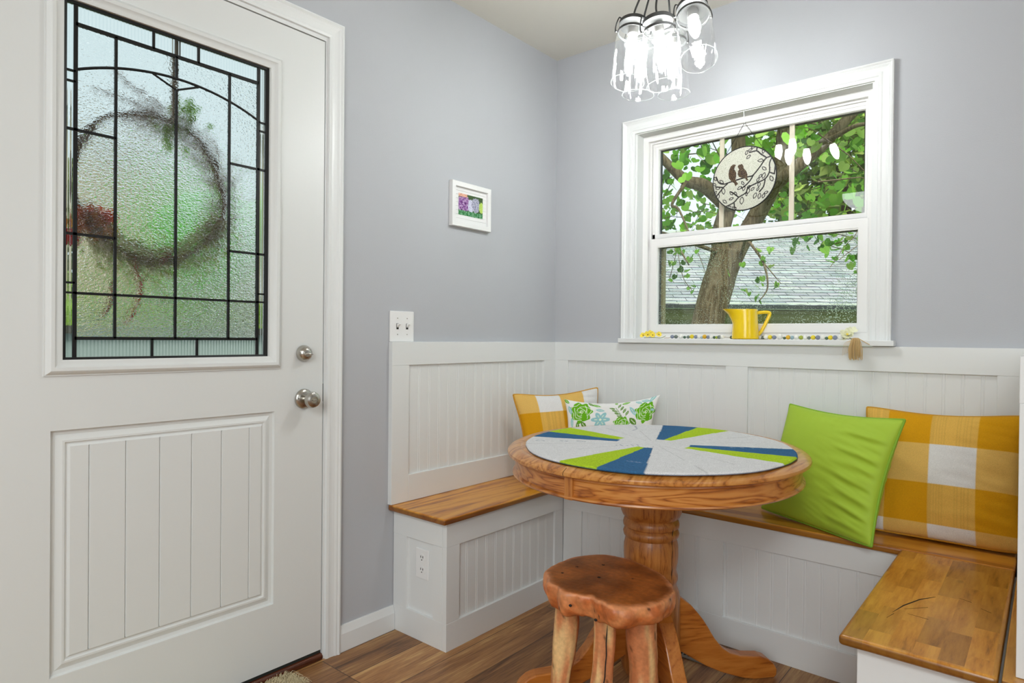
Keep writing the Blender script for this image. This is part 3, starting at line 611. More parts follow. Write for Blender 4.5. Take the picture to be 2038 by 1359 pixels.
# rails under the top tie pedestal and apron together
MB().box(TC.x-.22, TC.x+.22, TC.y-.11, TC.y-.06, .690, .728).box(TC.x-.22, TC.x+.22, TC.y+.06, TC.y+.11, .690, .728).box(TC.x-.12, TC.x+.12, TC.y-.12, TC.y+.12, .640, .690).build('support_rails', M['oakz'], tb)
PC = Vector((.9100, -.7210, 0))
prof = [(.070, .642), (.094, .640), (.096, .600), (.0945, .570), (.0930, .548), (.0880, .536), (.0800, .528), (.0835, .522), (.0865, .512), (.0855, .503), (.0790, .498), (.0830, .492), (.0862, .483), (.0845, .474), (.0780, .467), (.0800, .458), (.0832, .445), (.0840, .415), (.0825, .395), (.0790, .378), (.0775, .368), (.0800, .360), (.0830, .352), (.0835, .342), (.0805, .334), (.0785, .330), (.0800, .318), (.0860, .305), (.0905, .285), (.0915, .24), (.0915, .10), (.0895, .072), (.083, .050), (.070, .035), (.0, .032)]
MB().lathe(prof[::-1], PC, 48).build('pedestal', M['oakz'], tb, smooth=35)
# shallow drying cracks on the column
CRX, CFX = Vector((.765, .644, 0)), Vector((-.644, .765, 0))
def rcol(z):
    P = sorted([(h, r) for r, h in prof])
    for (h0, r0), (h1, r1) in zip(P[:-1], P[1:]):
        if h0 <= z <= h1: return lerp(r0, r1, (z-h0)/max(h1-h0, 1e-6))
    return .09
for zs, lat in (([.634, .62, .60, .58, .56], .052), ([.520, .505, .490, .475, .460, .44, .42, .40, .385, .365, .35], .050)):
    P_ = []
    for i, z in enumerate(zs):
        l_ = lat+.0015*math.sin(i*1.7); r_ = rcol(z); P_.append(PC+CRX*l_-CFX*math.sqrt(max(r_*r_-l_*l_, 1e-6))*.998+Vector((0, 0, z)))
    MB().tube(P_, [.0004]+[.0011]*(len(P_)-2)+[.0004], 5).build('crack', M['dark'], tb)
FPROF = [(.060, .300), (.104, .268), (.128, .250), (.152, .223), (.170, .200), (.186, .176), (.208, .140), (.235, .108), (.262, .089), (.300, .077), (.335, .073), (.368, .0705), (.392, .062), (.412, .046), (.424, .026), (.423, .008), (.415, .0), (.345, .0), (.310, .006), (.270, .018), (.225, .034), (.180, .055), (.130, .085), (.090, .110), (.060, .120)]
for ang in (50, 140, 230, 320):
    m_ = MB().prism(FPROF, lambda r, z, h: (TC.x+r, TC.y+h, z), -.0225, .0225).build('foot', M['oakfoot'], tb, bevel=.004)
    m_.location = (PC.x-TC.x, PC.y-TC.y, 0); m_.rotation_euler = (0, 0, R(ang))

# pieced denim mat on the table
mat_out = [(-84.6, .411), (-63, .424)]
HUB = (.932, -.748)
mc = Vector((.938, -.744)); 
def mat_r(th):                                   # outline of the mat about its hub
    a = th-math.atan2(-.9601, .2795); A, B = .4405, .3955
    # ellipse centred on mc, measured from the hub (a few millimetres apart)
    return A*B/math.sqrt((B*math.cos(a))**2+(A*math.sin(a))**2)
nr, na = 110, 480; vs = [(mc.x, mc.y, .7630)]; cc = []
white = np.array(srgb(222, 222, 224)[:3]); denim = np.array(srgb(58, 104, 146)[:3]); lime = np.array(srgb(176, 206, 46)[:3])
B_EDGES = [(183.6, 201.8), (97.1, 113.2), (9.3, 28.4), (-81.2, -65.5)]; L_EDGES = [(164.5, 183.6), (81.6, 97.1), (-8.1, 9.3), (-97.2, -81.2)]
hubr = {0: (.115, .125), 1: (.085, .085), 2: (.105, .105), 3: (.085, .085)}
def matcol(x, y):
    dx, dy = x-HUB[0], y-HUB[1]; r = math.hypot(dx, dy); th = math.degrees(math.atan2(dy, dx))
    for k in range(4):
        for lo, hi, c, h in ((*B_EDGES[k], denim, hubr[k][0]), (*L_EDGES[k], lime, hubr[k][1])):
            for t in (th, th+360):
                if lo <= t < hi and r > h: return c*(1+.30*noise.noise((x*220, y*220, 0)))
    c = white*(1+.05*noise.noise((x*60, y*60, 2)))
    for k in range(4):
        for q_ in (0, 1, 2):                      # faint seams between the white pieces
            e = [(128, 146.5, 113.2), (46, 64, 28.4), (-26.5, -45.5, -65.5), (-116, -137, 201.8-360)][k][q_]
            if abs(((th-e+180) % 360)-180)*PI/180*r < .0012 and r > .05: return c*.78
    return c
cc.append(white)
for i in range(1, nr+1):
    for k in range(na):
        th = 2*PI*k/na; rr = mat_r(th)*(i/nr); rr *= 1+.004*math.sin(th*9)+.003*noise.noise((math.cos(th)*9, math.sin(th)*9, 5))
        x, y = mc.x+rr*math.cos(th), mc.y+rr*math.sin(th)
        vs.append((x, y, .7630+.0006*noise.noise((x*40, y*40, 7)) - (.003 if i == nr else 0))); cc.append(matcol(x, y))
fs = [(0, 1+k, 1+(k+1) % na) for k in range(na)]
for i in range(nr-1):
    for k in range(na): a, b_ = 1+i*na+k, 1+i*na+(k+1) % na; fs.append((a, b_, b_+na, a+na))
n0 = len(vs)
for k in range(na): x, y, z = vs[1+(nr-1)*na+k]; vs.append((x, y, .7566)); cc.append(denim*.55)
for k in range(na): a, b_ = 1+(nr-1)*na+k, 1+(nr-1)*na+(k+1) % na; fs.append((a, b_, n0+(k+1) % na, n0+k))
cc = np.array(cc)
V2 = np.array([v[:2] for v in vs])
def scribble(pts, w, col):
    P = [Vector(p) for p in pts]
    for a, b_ in zip(P[:-1], P[1:]):
        d = b_-a; L2 = max(d.length_squared, 1e-9); t = np.clip(((V2[:, 0]-a.x)*d.x+(V2[:, 1]-a.y)*d.y)/L2, 0, 1)
        dist = np.hypot(V2[:, 0]-(a.x+d.x*t), V2[:, 1]-(a.y+d.y*t)); m = dist < w; cc[m] = cc[m]*.35+np.array(col)*.65
ink = (.12, .16, .25)
def loop(cx, cy, r, sq=.5, n=10, a0=0): return [(cx+r*math.cos(a0+2*PI*i/n), cy+r*sq*math.sin(a0+2*PI*i/n)) for i in range(n+1)]
for cx, cy, r in ((.640, -.945, .016), (.700, -.900, .014), (.742, -.868, .015)): scribble(loop(cx, cy, r), .0012, ink)
scribble([(.655, -.94), (.68, -.925)], .0012, ink)
for k in range(5): scribble([(.90-.012*k, -.80-.012*k), (.93-.016*k, -.835-.006*k)], .001, ink)
scribble([(.70, -.45), (.735, -.50), (.745, -.55)], .0016, (.03, .05, .2)); scribble([(.76, -.52), (.80, -.46), (.83, -.43), (.81, -.47), (.84, -.46)], .001, ink)
scribble(loop(1.03, -1.05, .020, .4), .0013, (.25, .33, .5)); scribble(loop(1.035, -1.05, .012, .3), .0012, (.25, .33, .5))
for k in range(6): scribble(loop(1.14+.022*k, -.655+.018*k, .006), .0010, (.4, .45, .5))
mo = MB().add(vs, fs).build('table_mat', vcol('pieced_mat_fabric', .95, bump=.5, bscale=900, spec=.1, fleck=.28), None, colors=cc)
tag(mo, 'round pieced fabric mat with blue, lime and white wedges on the oak table', 'table mat')

# ------------------------------------------------------------------ live-edge cedar stool
SCN = Vector((.944, -1.020, 0)); SZ = .430
stl = empty('log_stool', SCN, 'rustic live-edge log stool with a reddish slab seat, in front of the table', 'stool')
OUT = sorted([(-153.1, .186), (174.8, .181), (149.9, .194), (127.3, .200), (107.1, .182), (88, .160), (73.6, .153), (48, .157), (23.4, .169), (7.2, .187), (-17.1, .194), (-39.5, .200), (-56.4, .198), (-68, .170), (-77.9, .151), (-90, .163), (-105, .178), (-114, .172), (-126.3, .181), (-140, .176)])
def srad(deg):
    L = [(OUT[-1][0]-360, OUT[-1][1])]+OUT+[(OUT[0][0]+360, OUT[0][1])]
    for (a, ra), (b_, rb) in zip(L[:-1], L[1:]):
        if a <= deg <= b_: t = (deg-a)/(b_-a); t = t*t*(3-2*t); return lerp(ra, rb, t)
    return .18
nn = 300; vs = []; fs = []; cc = []
lay = [(t/14*.93, -.0005*(t/14)**4) for t in range(15)]+[(.955, -.0015), (.975, -.004), (.992, -.009), (1.0, -.016), (1.006, -.024), (1.004, -.032), (.992, -.041), (.972, -.050), (.940, -.058), (.88, -.064), (.75, -.067), (.4, -.068), (0, -.068)]
topc, blot, rimc, sidec, palec, darkc = [np.array(srgb(*c)[:3]) for c in ((178, 102, 46), (134, 72, 30), (214, 140, 92), (188, 104, 54), (214, 142, 90), (60, 34, 20))]
for i, (f_, dz) in enumerate(lay):
    for k in range(nn):
        a = 2*PI*k/nn; dg = math.degrees(a); dg = dg-360 if dg > 180 else dg
        ca_, sa_ = math.cos(a), math.sin(a); r = srad(dg)*f_; side = max(0, (i-15)/6) if i > 15 else 0; side = min(side, 1)
        nz = noise.noise((ca_*2.6, sa_*2.6, 4+dz*14)); n2 = noise.noise((ca_*8, sa_*8, dz*34)); n3 = noise.noise((ca_*20, sa_*20, dz*90))
        if i > 15: r *= 1+side*(.075*nz+.040*n2+.012*n3-.008)
        notch = math.exp(-((dg+118)/7)**2)+.6*math.exp(-((dg+92)/6)**2)+.5*math.exp(-((dg-5)/8)**2)
        if i > 14: r *= 1-.055*notch*min(1, (i-14)/3)
        thick = 1+.30*noise.noise((ca_*1.9, sa_*1.9, 11))+.12*noise.noise((ca_*6, sa_*6, 2))
        x, y = r*ca_, r*sa_; z = SZ+dz*thick+(.0022*noise.noise((x*11, y*11, 0)) if i < 16 else .003*n2)
        vs.append((SCN.x+x, SCN.y+y, z))
        u = x*ca_; g1 = noise.noise((x*9+y*3, y*26-x*6, 1)); g2 = noise.noise((x*26, y*120, 2)); g3 = noise.noise((x*14, y*14, 6))
        if i < 17:
            w = min(1, max(0, .5+1.3*g3+.5*g1)); c = topc*(1-w)+blot*w if w > .0 else topc; c = c*(1+.22*g2+.18*g1)
            e = max(0, min(1, (f_-.90-.05*noise.noise((ca_*7, sa_*7, 8)))/.05)); c = c*(1-e)+rimc*e*(1+.15*g2)
        else:
            w = min(1, max(0, .45+1.6*noise.noise((ca_*5, sa_*5, dz*40+3)))); c = sidec*(1-w)+palec*w; c = c*(1+.25*noise.noise((ca_*24, sa_*24, dz*240)))
            if noise.noise((ca_*9, sa_*9, dz*70+9)) > .62: c = darkc*1.5
        cc.append(np.clip(c, .01, .9))
for i in range(len(lay)-1):
    for k in range(nn): fs.append((i*nn+k, i*nn+(k+1) % nn, (i+1)*nn+(k+1) % nn, (i+1)*nn+k))
seat_o = MB().add(vs, fs).build('seat', vcol('cedar_slab_colours', .42, bump=.35, bscale=90, spec=.45, fleck=.16, bdist=.003), stl, smooth='all', colors=np.array(cc))
CR_, CF_ = Vector((.765, .644, 0)), Vector((-.644, .765, 0))
def sp(lat, dep, z): v = SCN+CR_*lat+CF_*dep; return Vector((v.x, v.y, z))
def stool_leg(path, rads, seed, flat=.86):
    P = cr(path, 8); n = len(P); nk = 26; vs = []; cc = []
    red = np.array(srgb(204, 130, 84)[:3]); pale = np.array(srgb(230, 190, 132)[:3])
    for i, p in enumerate(P):
        t = i/(n-1)*(len(rads)-1); k0 = min(int(t), len(rads)-2); r = lerp(rads[k0], rads[k0+1], t-k0)
        for k in range(nk):
            a = 2*PI*k/nk; rr = r*(1+.12*noise.noise((math.cos(a)*1.3+seed, math.sin(a)*1.3, p.z*9))+.05*noise.noise((math.cos(a)*4, math.sin(a)*4+seed, p.z*22)))
            q_ = p+CR_*math.cos(a)*rr+CF_*math.sin(a)*rr*flat; vs.append(q_)
            m = noise.noise((math.cos(a)*1.4+seed*3, math.sin(a)*1.4, p.z*6))+.35*noise.noise((math.cos(a)*6, math.sin(a)*6+seed, p.z*14))-.55*math.cos(a-PI*(1.15 if seed < 2 else .1))*-1*.35
            w_ = 1/(1+math.exp(-14*(m-.20))); c = red*(1-w_)+pale*w_
            c = c*(1+.22*noise.noise((math.cos(a)*16, math.sin(a)*16+seed, p.z*10)))
            if noise.noise((math.cos(a)*11+seed, math.sin(a)*11, p.z*60)) > .55: c = c*.3
            cc.append(np.clip(c, .01, .9))
    fs = [(i*nk+k, i*nk+(k+1) % nk, (i+1)*nk+(k+1) % nk, (i+1)*nk+k) for i in range(n-1) for k in range(nk)]+[tuple(range(nk))[::-1], tuple(range((n-1)*nk, n*nk))]
    return MB().add(vs, fs).build('leg', M['legm'], stl, smooth='all', colors=np.array(cc))
M['legm'] = vcol('peeled_cedar_leg', .5, bump=.3, bscale=120, spec=.35, fleck=.12)
stool_leg([sp(-.118, .01, .385), sp(-.116, .008, .31), sp(-.124, .0, .22), sp(-.134, -.005, .14), sp(-.140, -.01, .0)], [.031, .033, .032, .027, .026], .5)
stool_leg([sp(-.022, -.075, .385), sp(-.024, -.078, .30), sp(-.030, -.084, .22), (sp(-.037, -.088, .14)), sp(-.046, -.095, .0)], [.029, .0275, .028, .031, .031], 1.7)
stool_leg([sp(.079, -.05, .385), sp(.079, -.055, .30), sp(.083, -.06, .22), sp(.083, -.06, .14), sp(.090, -.065, .0)], [.040, .041, .037, .040, .038], 3.1)
stool_leg([sp(.088, .08, .385), sp(.092, .085, .28), sp(.100, .095, .16), sp(.108, .10, .0)], [.028, .027, .027, .028], 4.4)
# the long dark check down the middle leg and knot holes in the seat
cp = []
for z, l in ((.345, -.0225), (.32, -.0245), (.30, -.0262), (.27, -.0258), (.24, -.0290), (.215, -.0300), (.19, -.0345), (.17, -.0358), (.14, -.040)): cp.append(sp(l+.002, -.1075-.008*(0.345-z)/.2 if z < .26 else -.0990-.012*(.345-z)/.1, z))
MB().tube(cp, [.0004]+[.0016]*(len(cp)-2)+[.0005], 5).build('crack', M['dark'], stl)
for la, de, rr in ((-.082, .078, .008), (-.005, .095, .006), (.100, .060, .008), (.060, -.010, .006), (-.03, .0, .004), (-.128, .030, .004)):
    p = sp(la, de, SZ-.0004); kh = MB()
    for k in range(5):
        a = k*1.3+la*40; kh.tube([p, p+Vector((math.cos(a)*rr*.6, math.sin(a)*rr*.6, .0003)), p+Vector((math.cos(a+.3)*rr*1.4, math.sin(a+.3)*rr*1.4, 0))], [.0016, .0012, .0003], 5)
    kh.build('knot', M['dark'], seat_o)
for la, de, z in ((-.120, -.128, .405), (-.060, -.165, .385), (.138, -.10, .400), (.150, -.075, .393)): MB().sphere(sp(la, de, z), .0060, 10, sx=.75, sy=.6, sz=.55).build('knot', M['dark'], seat_o)

# ------------------------------------------------------------------ cushions
def cushion(label, cs, T, colfn, mat, pmat=None, n=96, rnd=0, wrinkle=0, seed=0, pull=.045, name='throw_cushion', ear=0.0, wfn=None):
    TL, TR, BRc, BLc = [Vector(c) for c in cs]
    W = ((TR-TL).length+(BRc-BLc).length)/2; Hh = ((TL-BLc).length+(TR-BRc).length)/2
    N = (TR-TL).cross(TL-BLc).normalized()                      # faces the room
    ctr = (TL+TR+BRc+BLc)/4; lo = min(c.z for c in (TL, TR, BRc, BLc))
    root = empty(name, Vector((ctr.x, ctr.y, lo)), label, 'cushion')
    us = [(-math.cos(PI*i/n)*.35+(2*i/n-1)*.65) for i in range(n+1)]
    def base(u, v):
        uu = u*(1-pull*(1-v*v)*(abs(u)**2)); vv = v*(1-pull*(1-u*u)*(abs(v)**2)*(1 if v > 0 else .15))
        kk = 1-rnd*(abs(u*v))**5; uu *= kk; vv *= kk
        s, t = (uu+1)/2, (1-vv)/2
        return TL*(1-s)*(1-t)+TR*s*(1-t)+BRc*s*t+BLc*(1-s)*t
    vs = []; cc = []; fs = []; g_ = n+1
    for side in (1, -1):
        for j in range(g_):
            for i in range(g_):
                u, v = us[i], us[j]
                e = max(0, (1-u*u)*(1-v*v)); h = T*(e**.42)*.5
                if wrinkle and e > 0:
                    ed = (1-abs(u))*(1-abs(v)); w1 = noise.noise((u*2.2+seed, v*9+u*1.5, seed))*max(0, u*.9+.25); w2 = noise.noise((u*9, v*2.4+seed, seed+5))*abs(v)**3
                    w3 = noise.noise((u*3+seed, v*3, 8))
                    h += wrinkle*(w1*1.2+w2*.8+w3*.7)*min(1, e*4)
                if wfn: h += wfn(u, v)*min(1, e*4)
                p = base(u, v)+N*h*side; vs.append(p); cc.append(None)
    U = np.array([us[k % g_] for k in range(g_*g_)]*2); V = np.array([us[k//g_] for k in range(g_*g_)]*2)
    X = (U+1)/2*W; Y = (V+1)/2*Hh
    C = colfn(X, Y, W, Hh)
    for side in (0, 1):
        o_ = side*g_*g_
        for j in range(n):
            for i in range(n):
                f = (o_+j*g_+i, o_+j*g_+i+1, o_+(j+1)*g_+i+1, o_+(j+1)*g_+i); fs.append(f if side == 0 else f[::-1])
    MB().add(vs, fs).build('cover', mat, root, smooth='all', colors=C, weld=False)
    if pmat:
        ring = [base(us[i], 1) for i in range(n)]+[base(1, -us[i]) for i in range(n)]+[base(-us[i], -1) for i in range(n)]+[base(-1, us[i]) for i in range(n)]
        # round the corners of the cord a little
        R2 = [(ring[i-1]+ring[i]*2+ring[(i+1) % len(ring)])/4 for i in range(len(ring))]
        MB().tube(R2, .0042, 8, closed=True).build('piping', pmat, root, smooth='all')
    return root
def blend(c, mask, col): c[mask] = np.array(col[:3]); return c
def gingham(px, py, x0, y0):
    gold, mid, wh = [np.array(srgb(*c)[:3]) for c in ((214, 154, 20), (224, 182, 100), (226, 225, 224))]
    def fn(X, Y, W, Hh):
        lx = (np.floor((X-x0)/px) % 2 == 0); ly = (np.floor((Y-y0)/py) % 2 == 0)
        C = np.zeros((len(X), 3)); C[:] = gold; one = lx ^ ly; C[one] = mid; C[lx & ly] = wh
        st = np.sin(X*3100)*np.sin(X*1270+2) ; C[one & lx] = mid*(1+.05*np.sign(st[one & lx])[:, None])*np.array([.97, .92, .70]); return np.clip(C, 0, 1)
    return fn
fab = vcol('woven_check_cotton', .9, bump=.35, bscale=700, spec=.15, fleck=.10)
gold_p = plain('gold_piping', srgb(198, 142, 32), .8, bump=.3, bscale=500)
cushion('large gold and white buffalo-check cushion at the right end of the window bench',
        [(1.372, -.070, .866), (1.822, -.090, .872), (1.820, -.195, .4740), (1.378, -.190, .4720)], .125, gingham(.1225, .1225, .203, .166), fab, gold_p, rnd=.05, n=150, wrinkle=.004, seed=2, pull=.12)
green_c = lambda X, Y, W, Hh: np.tile(np.array(srgb(168, 200, 58)[:3]), (len(X), 1))
gsat = vcol('green_cotton_sateen', .62, bump=.08, bscale=500, spec=.35)
def gfold(u, v):
    s = .0022*noise.noise((u*3+1, v*14+u*5, 2))*max(0, u+.3)
    for (y0, x0, amp, tilt) in ((.62, .35, .0042, .10), (.30, .30, .0050, .16), (.12, .45, .0040, .22), (-.12, .30, .0050, .28), (-.34, .45, .0042, .30), (-.55, .40, .0052, .30), (-.80, .35, .0046, .18)):
        d = (v-y0+tilt*(u-.6)); s += amp*math.exp(-(d/.045)**2)*(1/(1+math.exp(-14*(u-x0))))-amp*.7*math.exp(-((d+.08)/.05)**2)*(1/(1+math.exp(-14*(u-x0))))
    return s
cushion('plain lime green square cushion leaning in front of the checked one', [(1.125, -.062, .850), (1.528, -.280, .848), (1.462, -.392, .4700), (1.062, -.168, .4720)], .125, green_c, gsat,
        plain('green_piping', srgb(136, 180, 44), .7), rnd=.015, n=150, wrinkle=.003, seed=5, pull=.09, wfn=gfold)
cushion('gold and white checked cushion tucked into the corner of the nook',
        [(.078, -.425, .848), (.300, -.062, .872), (.385, -.135, .4720), (.185, -.455, .4720)], .11, gingham(.106, .115, .098, .300), fab, gold_p, rnd=.06, n=120, wrinkle=.004, seed=9, pull=.15)

def floral(X, Y, W, Hh):
    Y = Hh-Y                                                     # distance below the top seam
    C = np.tile(np.array(srgb(236, 236, 234)[:3]), (len(X), 1))
    grn, dgr, teal, wht = [np.array(srgb(*c)[:3]) for c in ((104, 178, 26), (92, 140, 44), (150, 200, 204), (232, 240, 214))]
    def leafm(cx, cy, L, wd, a, col):
        dx, dy = X-cx, Y-cy; p = dx*math.cos(a)+dy*math.sin(a); q_ = -dx*math.sin(a)+dy*math.cos(a)
        t = p/L; m = (abs(t) < 1) & (abs(q_) < wd*(1-t*t)); blend(C, m, col); blend(C, m & (abs(q_) < wd*.13) & (t > -.5) & (t < .6), wht)
    def rose(cx, cy, r):
        dx, dy = X-cx, Y-cy; rr = np.hypot(dx, dy); th = np.arctan2(dy, dx)
        m = rr < r*(1+.09*np.cos(7*th+1)+.05*np.cos(11*th)); blend(C, m, grn)
        for k, (f_, ph, nn_) in enumerate(((.86, .4, 5), (.62, 1.2, 4), (.40, 2.0, 3), (.2, .3, 3))):
            blend(C, m & (abs(rr-r*f_*(1+.13*np.cos(nn_*th+ph*3))) < r*.028) & (np.cos(nn_*th*.5+ph) > -.75), wht)
        blend(C, rr < r*.10, wht)
    def starf(cx, cy, r):
        dx, dy = X-cx, Y-cy; rr = np.hypot(dx, dy); th = np.arctan2(dy, dx)
        blend(C, rr < r*(.52+.48*np.abs(np.cos(3*th))**1.4), teal); blend(C, (rr > r*.3) & (rr < r*.62) & (np.abs(np.cos(3*th)) > .97), wht); blend(C, rr < r*.13, wht)
    def sprig(cx, cy, s, a=0.9):
        for k in range(4):
            px_, py_ = cx-.006+k*.011*s, cy-.022+k*.014*s
            leafm(px_-.016*s, py_+.002, .014*s, .005*s, .35, dgr); leafm(px_+.013*s, py_-.012*s, .014*s, .005*s, -1.2, dgr)
        for q_ in range(40):
            t = q_/39; blend(C, np.hypot(X-(cx-.008+.034*t*s), Y-(cy-.024+.058*t*s)) < .0011, dgr)
    for oy in (0, .165):
        rose(.075, .060+oy, .050); rose(.352, .068+oy, .044); rose(.252, .118+oy, .032); starf(.164, .098+oy, .040); sprig(.232, .062+oy, 1.0)
        for a in ((.062, .126, .020, .009, 1.4, dgr), (.092, .122, .022, .010, .9, dgr), (.300, .108, .022, .012, .75, dgr), (.010, .010, .014, .008, .6, grn), (.030, .110, .024, .008, 1.5, teal), (.022, .052, .022, .009, 1.3, teal),
                  (.296, .060, .028, .008, 1.0, teal), (.345, .014, .020, .007, .2, teal), (.375, .006, .024, .009, -1.0, teal), (.318, .018, .018, .006, .5, teal), (.140, .022, .024, .006, .3, grn), (.265, .012, .018, .007, -.3, grn),
                  (.225, .010, .008, .006, 1, grn), (.160, .050, .020, .007, .2, teal), (.118, .014, .016, .006, .7, dgr), (.385, .060, .012, .005, .2, teal)):
            leafm(a[0], a[1]+oy, *a[2:])
    return C
cushion('small white lumbar cushion printed with green roses and teal flowers', [(.262, -.282, .822), (.620, -.100, .852), (.650, -.200, .4760), (.292, -.370, .4720)], .085, floral,
        vcol('printed_cotton', .85, bump=.2, bscale=600, spec=.15), None, n=230, wrinkle=.003, seed=12, pull=.15)

# ------------------------------------------------------------------ five-jar pendant lamp
JARS = [((.819, -.737, 1.900), (.818, -.696, 2.111)), ((.925, -.695, 1.880), (.903, -.700, 2.095)), ((1.068, -.759, 1.900), (1.013, -.691, 2.097)),
        ((.793, -.622, 1.900), (.803, -.612, 2.113)), ((.890, -.556, 1.900), (.879, -.560, 2.111))]
pend = empty('pendant_lamp', (.905, -.665, H), 'cluster pendant of five clear glass jars with lit bulbs above the table', 'pendant lamp')
jg = thin_glass('jar_glass', (.985, .99, .99, 1), refl=1.0, rough=.015, bump=.8, bscale=55, ribs=(1, 1, .10), milky=.004, fk=1.15)
def emis(name, col, st):
    m, nt, p, o = newmat(name); setin(p, Base_Color=(1, 1, 1, 1)); p.inputs['Emission Color'].default_value = col; p.inputs['Emission Strength'].default_value = st; return m
bulbm = emis('lit_bulb', (.97, 1, .985, 1), 104.0)
HUBP = Vector((.905, -.665, 2.300))
for i, (b0, t0) in enumerate(JARS):
    b0, t0 = Vector(b0), Vector(t0); ax = (t0-b0).normalized(); L = .215
    jp = [(.0512, 0), (.0528, .0015), (.0525, .05), (.0528, .110), (.0526, .150), (.0510, .162), (.0470, .170), (.0455, .174), (.0462, .178), (.0455, .182), (.0462, .187), (.0452, .192), (.0452, .205)]
    jar = MB().lathe(jp, b0, 40, ax, caps=False).build('glass_jar', jg, pend, smooth='all')
    MB().lathe([(.0524, -.0012), (.0536, .0), (.0536, .0014), (.0520, .0016), (.0512, 0)], b0, 40, ax, caps=False).build('rim', thin_glass('jar_rim_glass', (.9, .93, .93, 1), rough=.1, milky=.12), jar, smooth='all')
    MB().lathe([(.0478, .170), (.0492, .1705), (.0492, .1785), (.0478, .1795)], b0, 36, ax, caps=False).build('wire_band', M['steel'], jar, smooth=30)
    MB().lathe([(.0455, .1985), (.0475, .199), (.0475, .2105), (.044, .2135), (.016, .2150), (.012, .223), (0, .223)], b0, 36, ax).build('cap', M['steel'], jar, smooth=30)
    sk = MB().lathe([(.0125, .204), (.0165, .203), (.0170, .168), (.0150, .166)][::-1], b0, 24, ax).build('socket', plain('socket_sleeve', srgb(150, 148, 145), .4, metal=.6), jar, smooth=30)
    bb_ = MB().lathe([(0, .088), (.004, .0885), (.0085, .094), (.0135, .106), (.0175, .124), (.0180, .138), (.0160, .152), (.0135, .162), (.0125, .168), (0, .168)], b0, 24, ax).build('bulb', bulbm, jar, smooth='all')
    e1 = (CR_-ax*CR_.dot(ax)).normalized()
    for s in (-1, 1):
        q_ = lambda r, h: b0+e1*s*r+ax*h
        MB().tube(cr([q_(.049, .173), q_(.0570, .176), q_(.0560, .200), q_(.0500, .222), q_(.0440, .2215), q_(.030, .2145)], 5), .0022, 6).sphere(q_(.0555, .173), .0040, 8).build('bail_wire', M['steel'], jar, smooth='all')
    top = b0+ax*.222; MB().tube(cr([top, top+ax*.04, lerp(top, HUBP, .6)+Vector((0, 0, .03)), HUBP], 6), .0032, 8).build('arm', M['steel'], jar, smooth='all')
MB().lathe([(0, -.03), (.02, -.028), (.026, 0), (.02, .028), (.006, .034), (.006, .11)], HUBP, 24).build('hub', M['steel'], pend, smooth=30)
MB().lathe([(.0, -.03), (.055, -.028), (.062, -.012), (.062, 0)], (.905, -.665, H), 36).build('canopy', M['steel'], pend, smooth=30)

# ------------------------------------------------------------------ things on the window sill
pit = empty('pitcher', (.933, .004, 1.086), 'glossy yellow pitcher on the window sill, spout to the left', 'pitcher')
py = plain('yellow_glaze', srgb(246, 208, 6), .22, coat=.3)
SPD = Vector((-.80, -.60, 0)).normalized(); PX = Vector((.933, .004, 1.086))
n = 48; prof = [(0, .0008), (.046, .0008), (.0505, .003), (.0508, .008), (.0495, .030), (.0478, .060), (.0462, .090), (.0455, .108), (.0460, .1165), (.0455, .1185), (.0435, .1175), (.0430, .105), (.0445, .060), (.046, .012), (0, .010)]
vs = []; fs = []
for i, (r, h) in enumerate(prof):
    for k in range(n):
        a = 2*PI*k/n; d = Vector((math.cos(a), math.sin(a), 0)); c = max(0, d.dot(SPD)); t = max(0, (h-.070)/.048)
        rr = r+(.034*t**1.6*c**9+.010*t*c**3 if r > .03 else 0)*(1 if h > .07 else 0)
        vs.append(PX+d*rr+Vector((0, 0, h+(.001*c**6*t if r > .03 else 0))))
for i in range(len(prof)-1):
    for k in range(n): fs.append((i*n+k, i*n+(k+1) % n, (i+1)*n+(k+1) % n, (i+1)*n+k))
MB().add(vs, fs).build('body', py, pit, smooth=60, weld=True)
hp = lambda r, h: PX-SPD*r+Vector((0, 0, h))
MB().tube(cr([hp(.044, .1040), hp(.060, .1070), hp(.084, .1080), hp(.0935, .1045), hp(.0930, .0960), hp(.078, .062), hp(.062, .032), hp(.0505, .020), hp(.047, .028)], 6), .0066, 12).build('handle', py, pit, smooth='all')

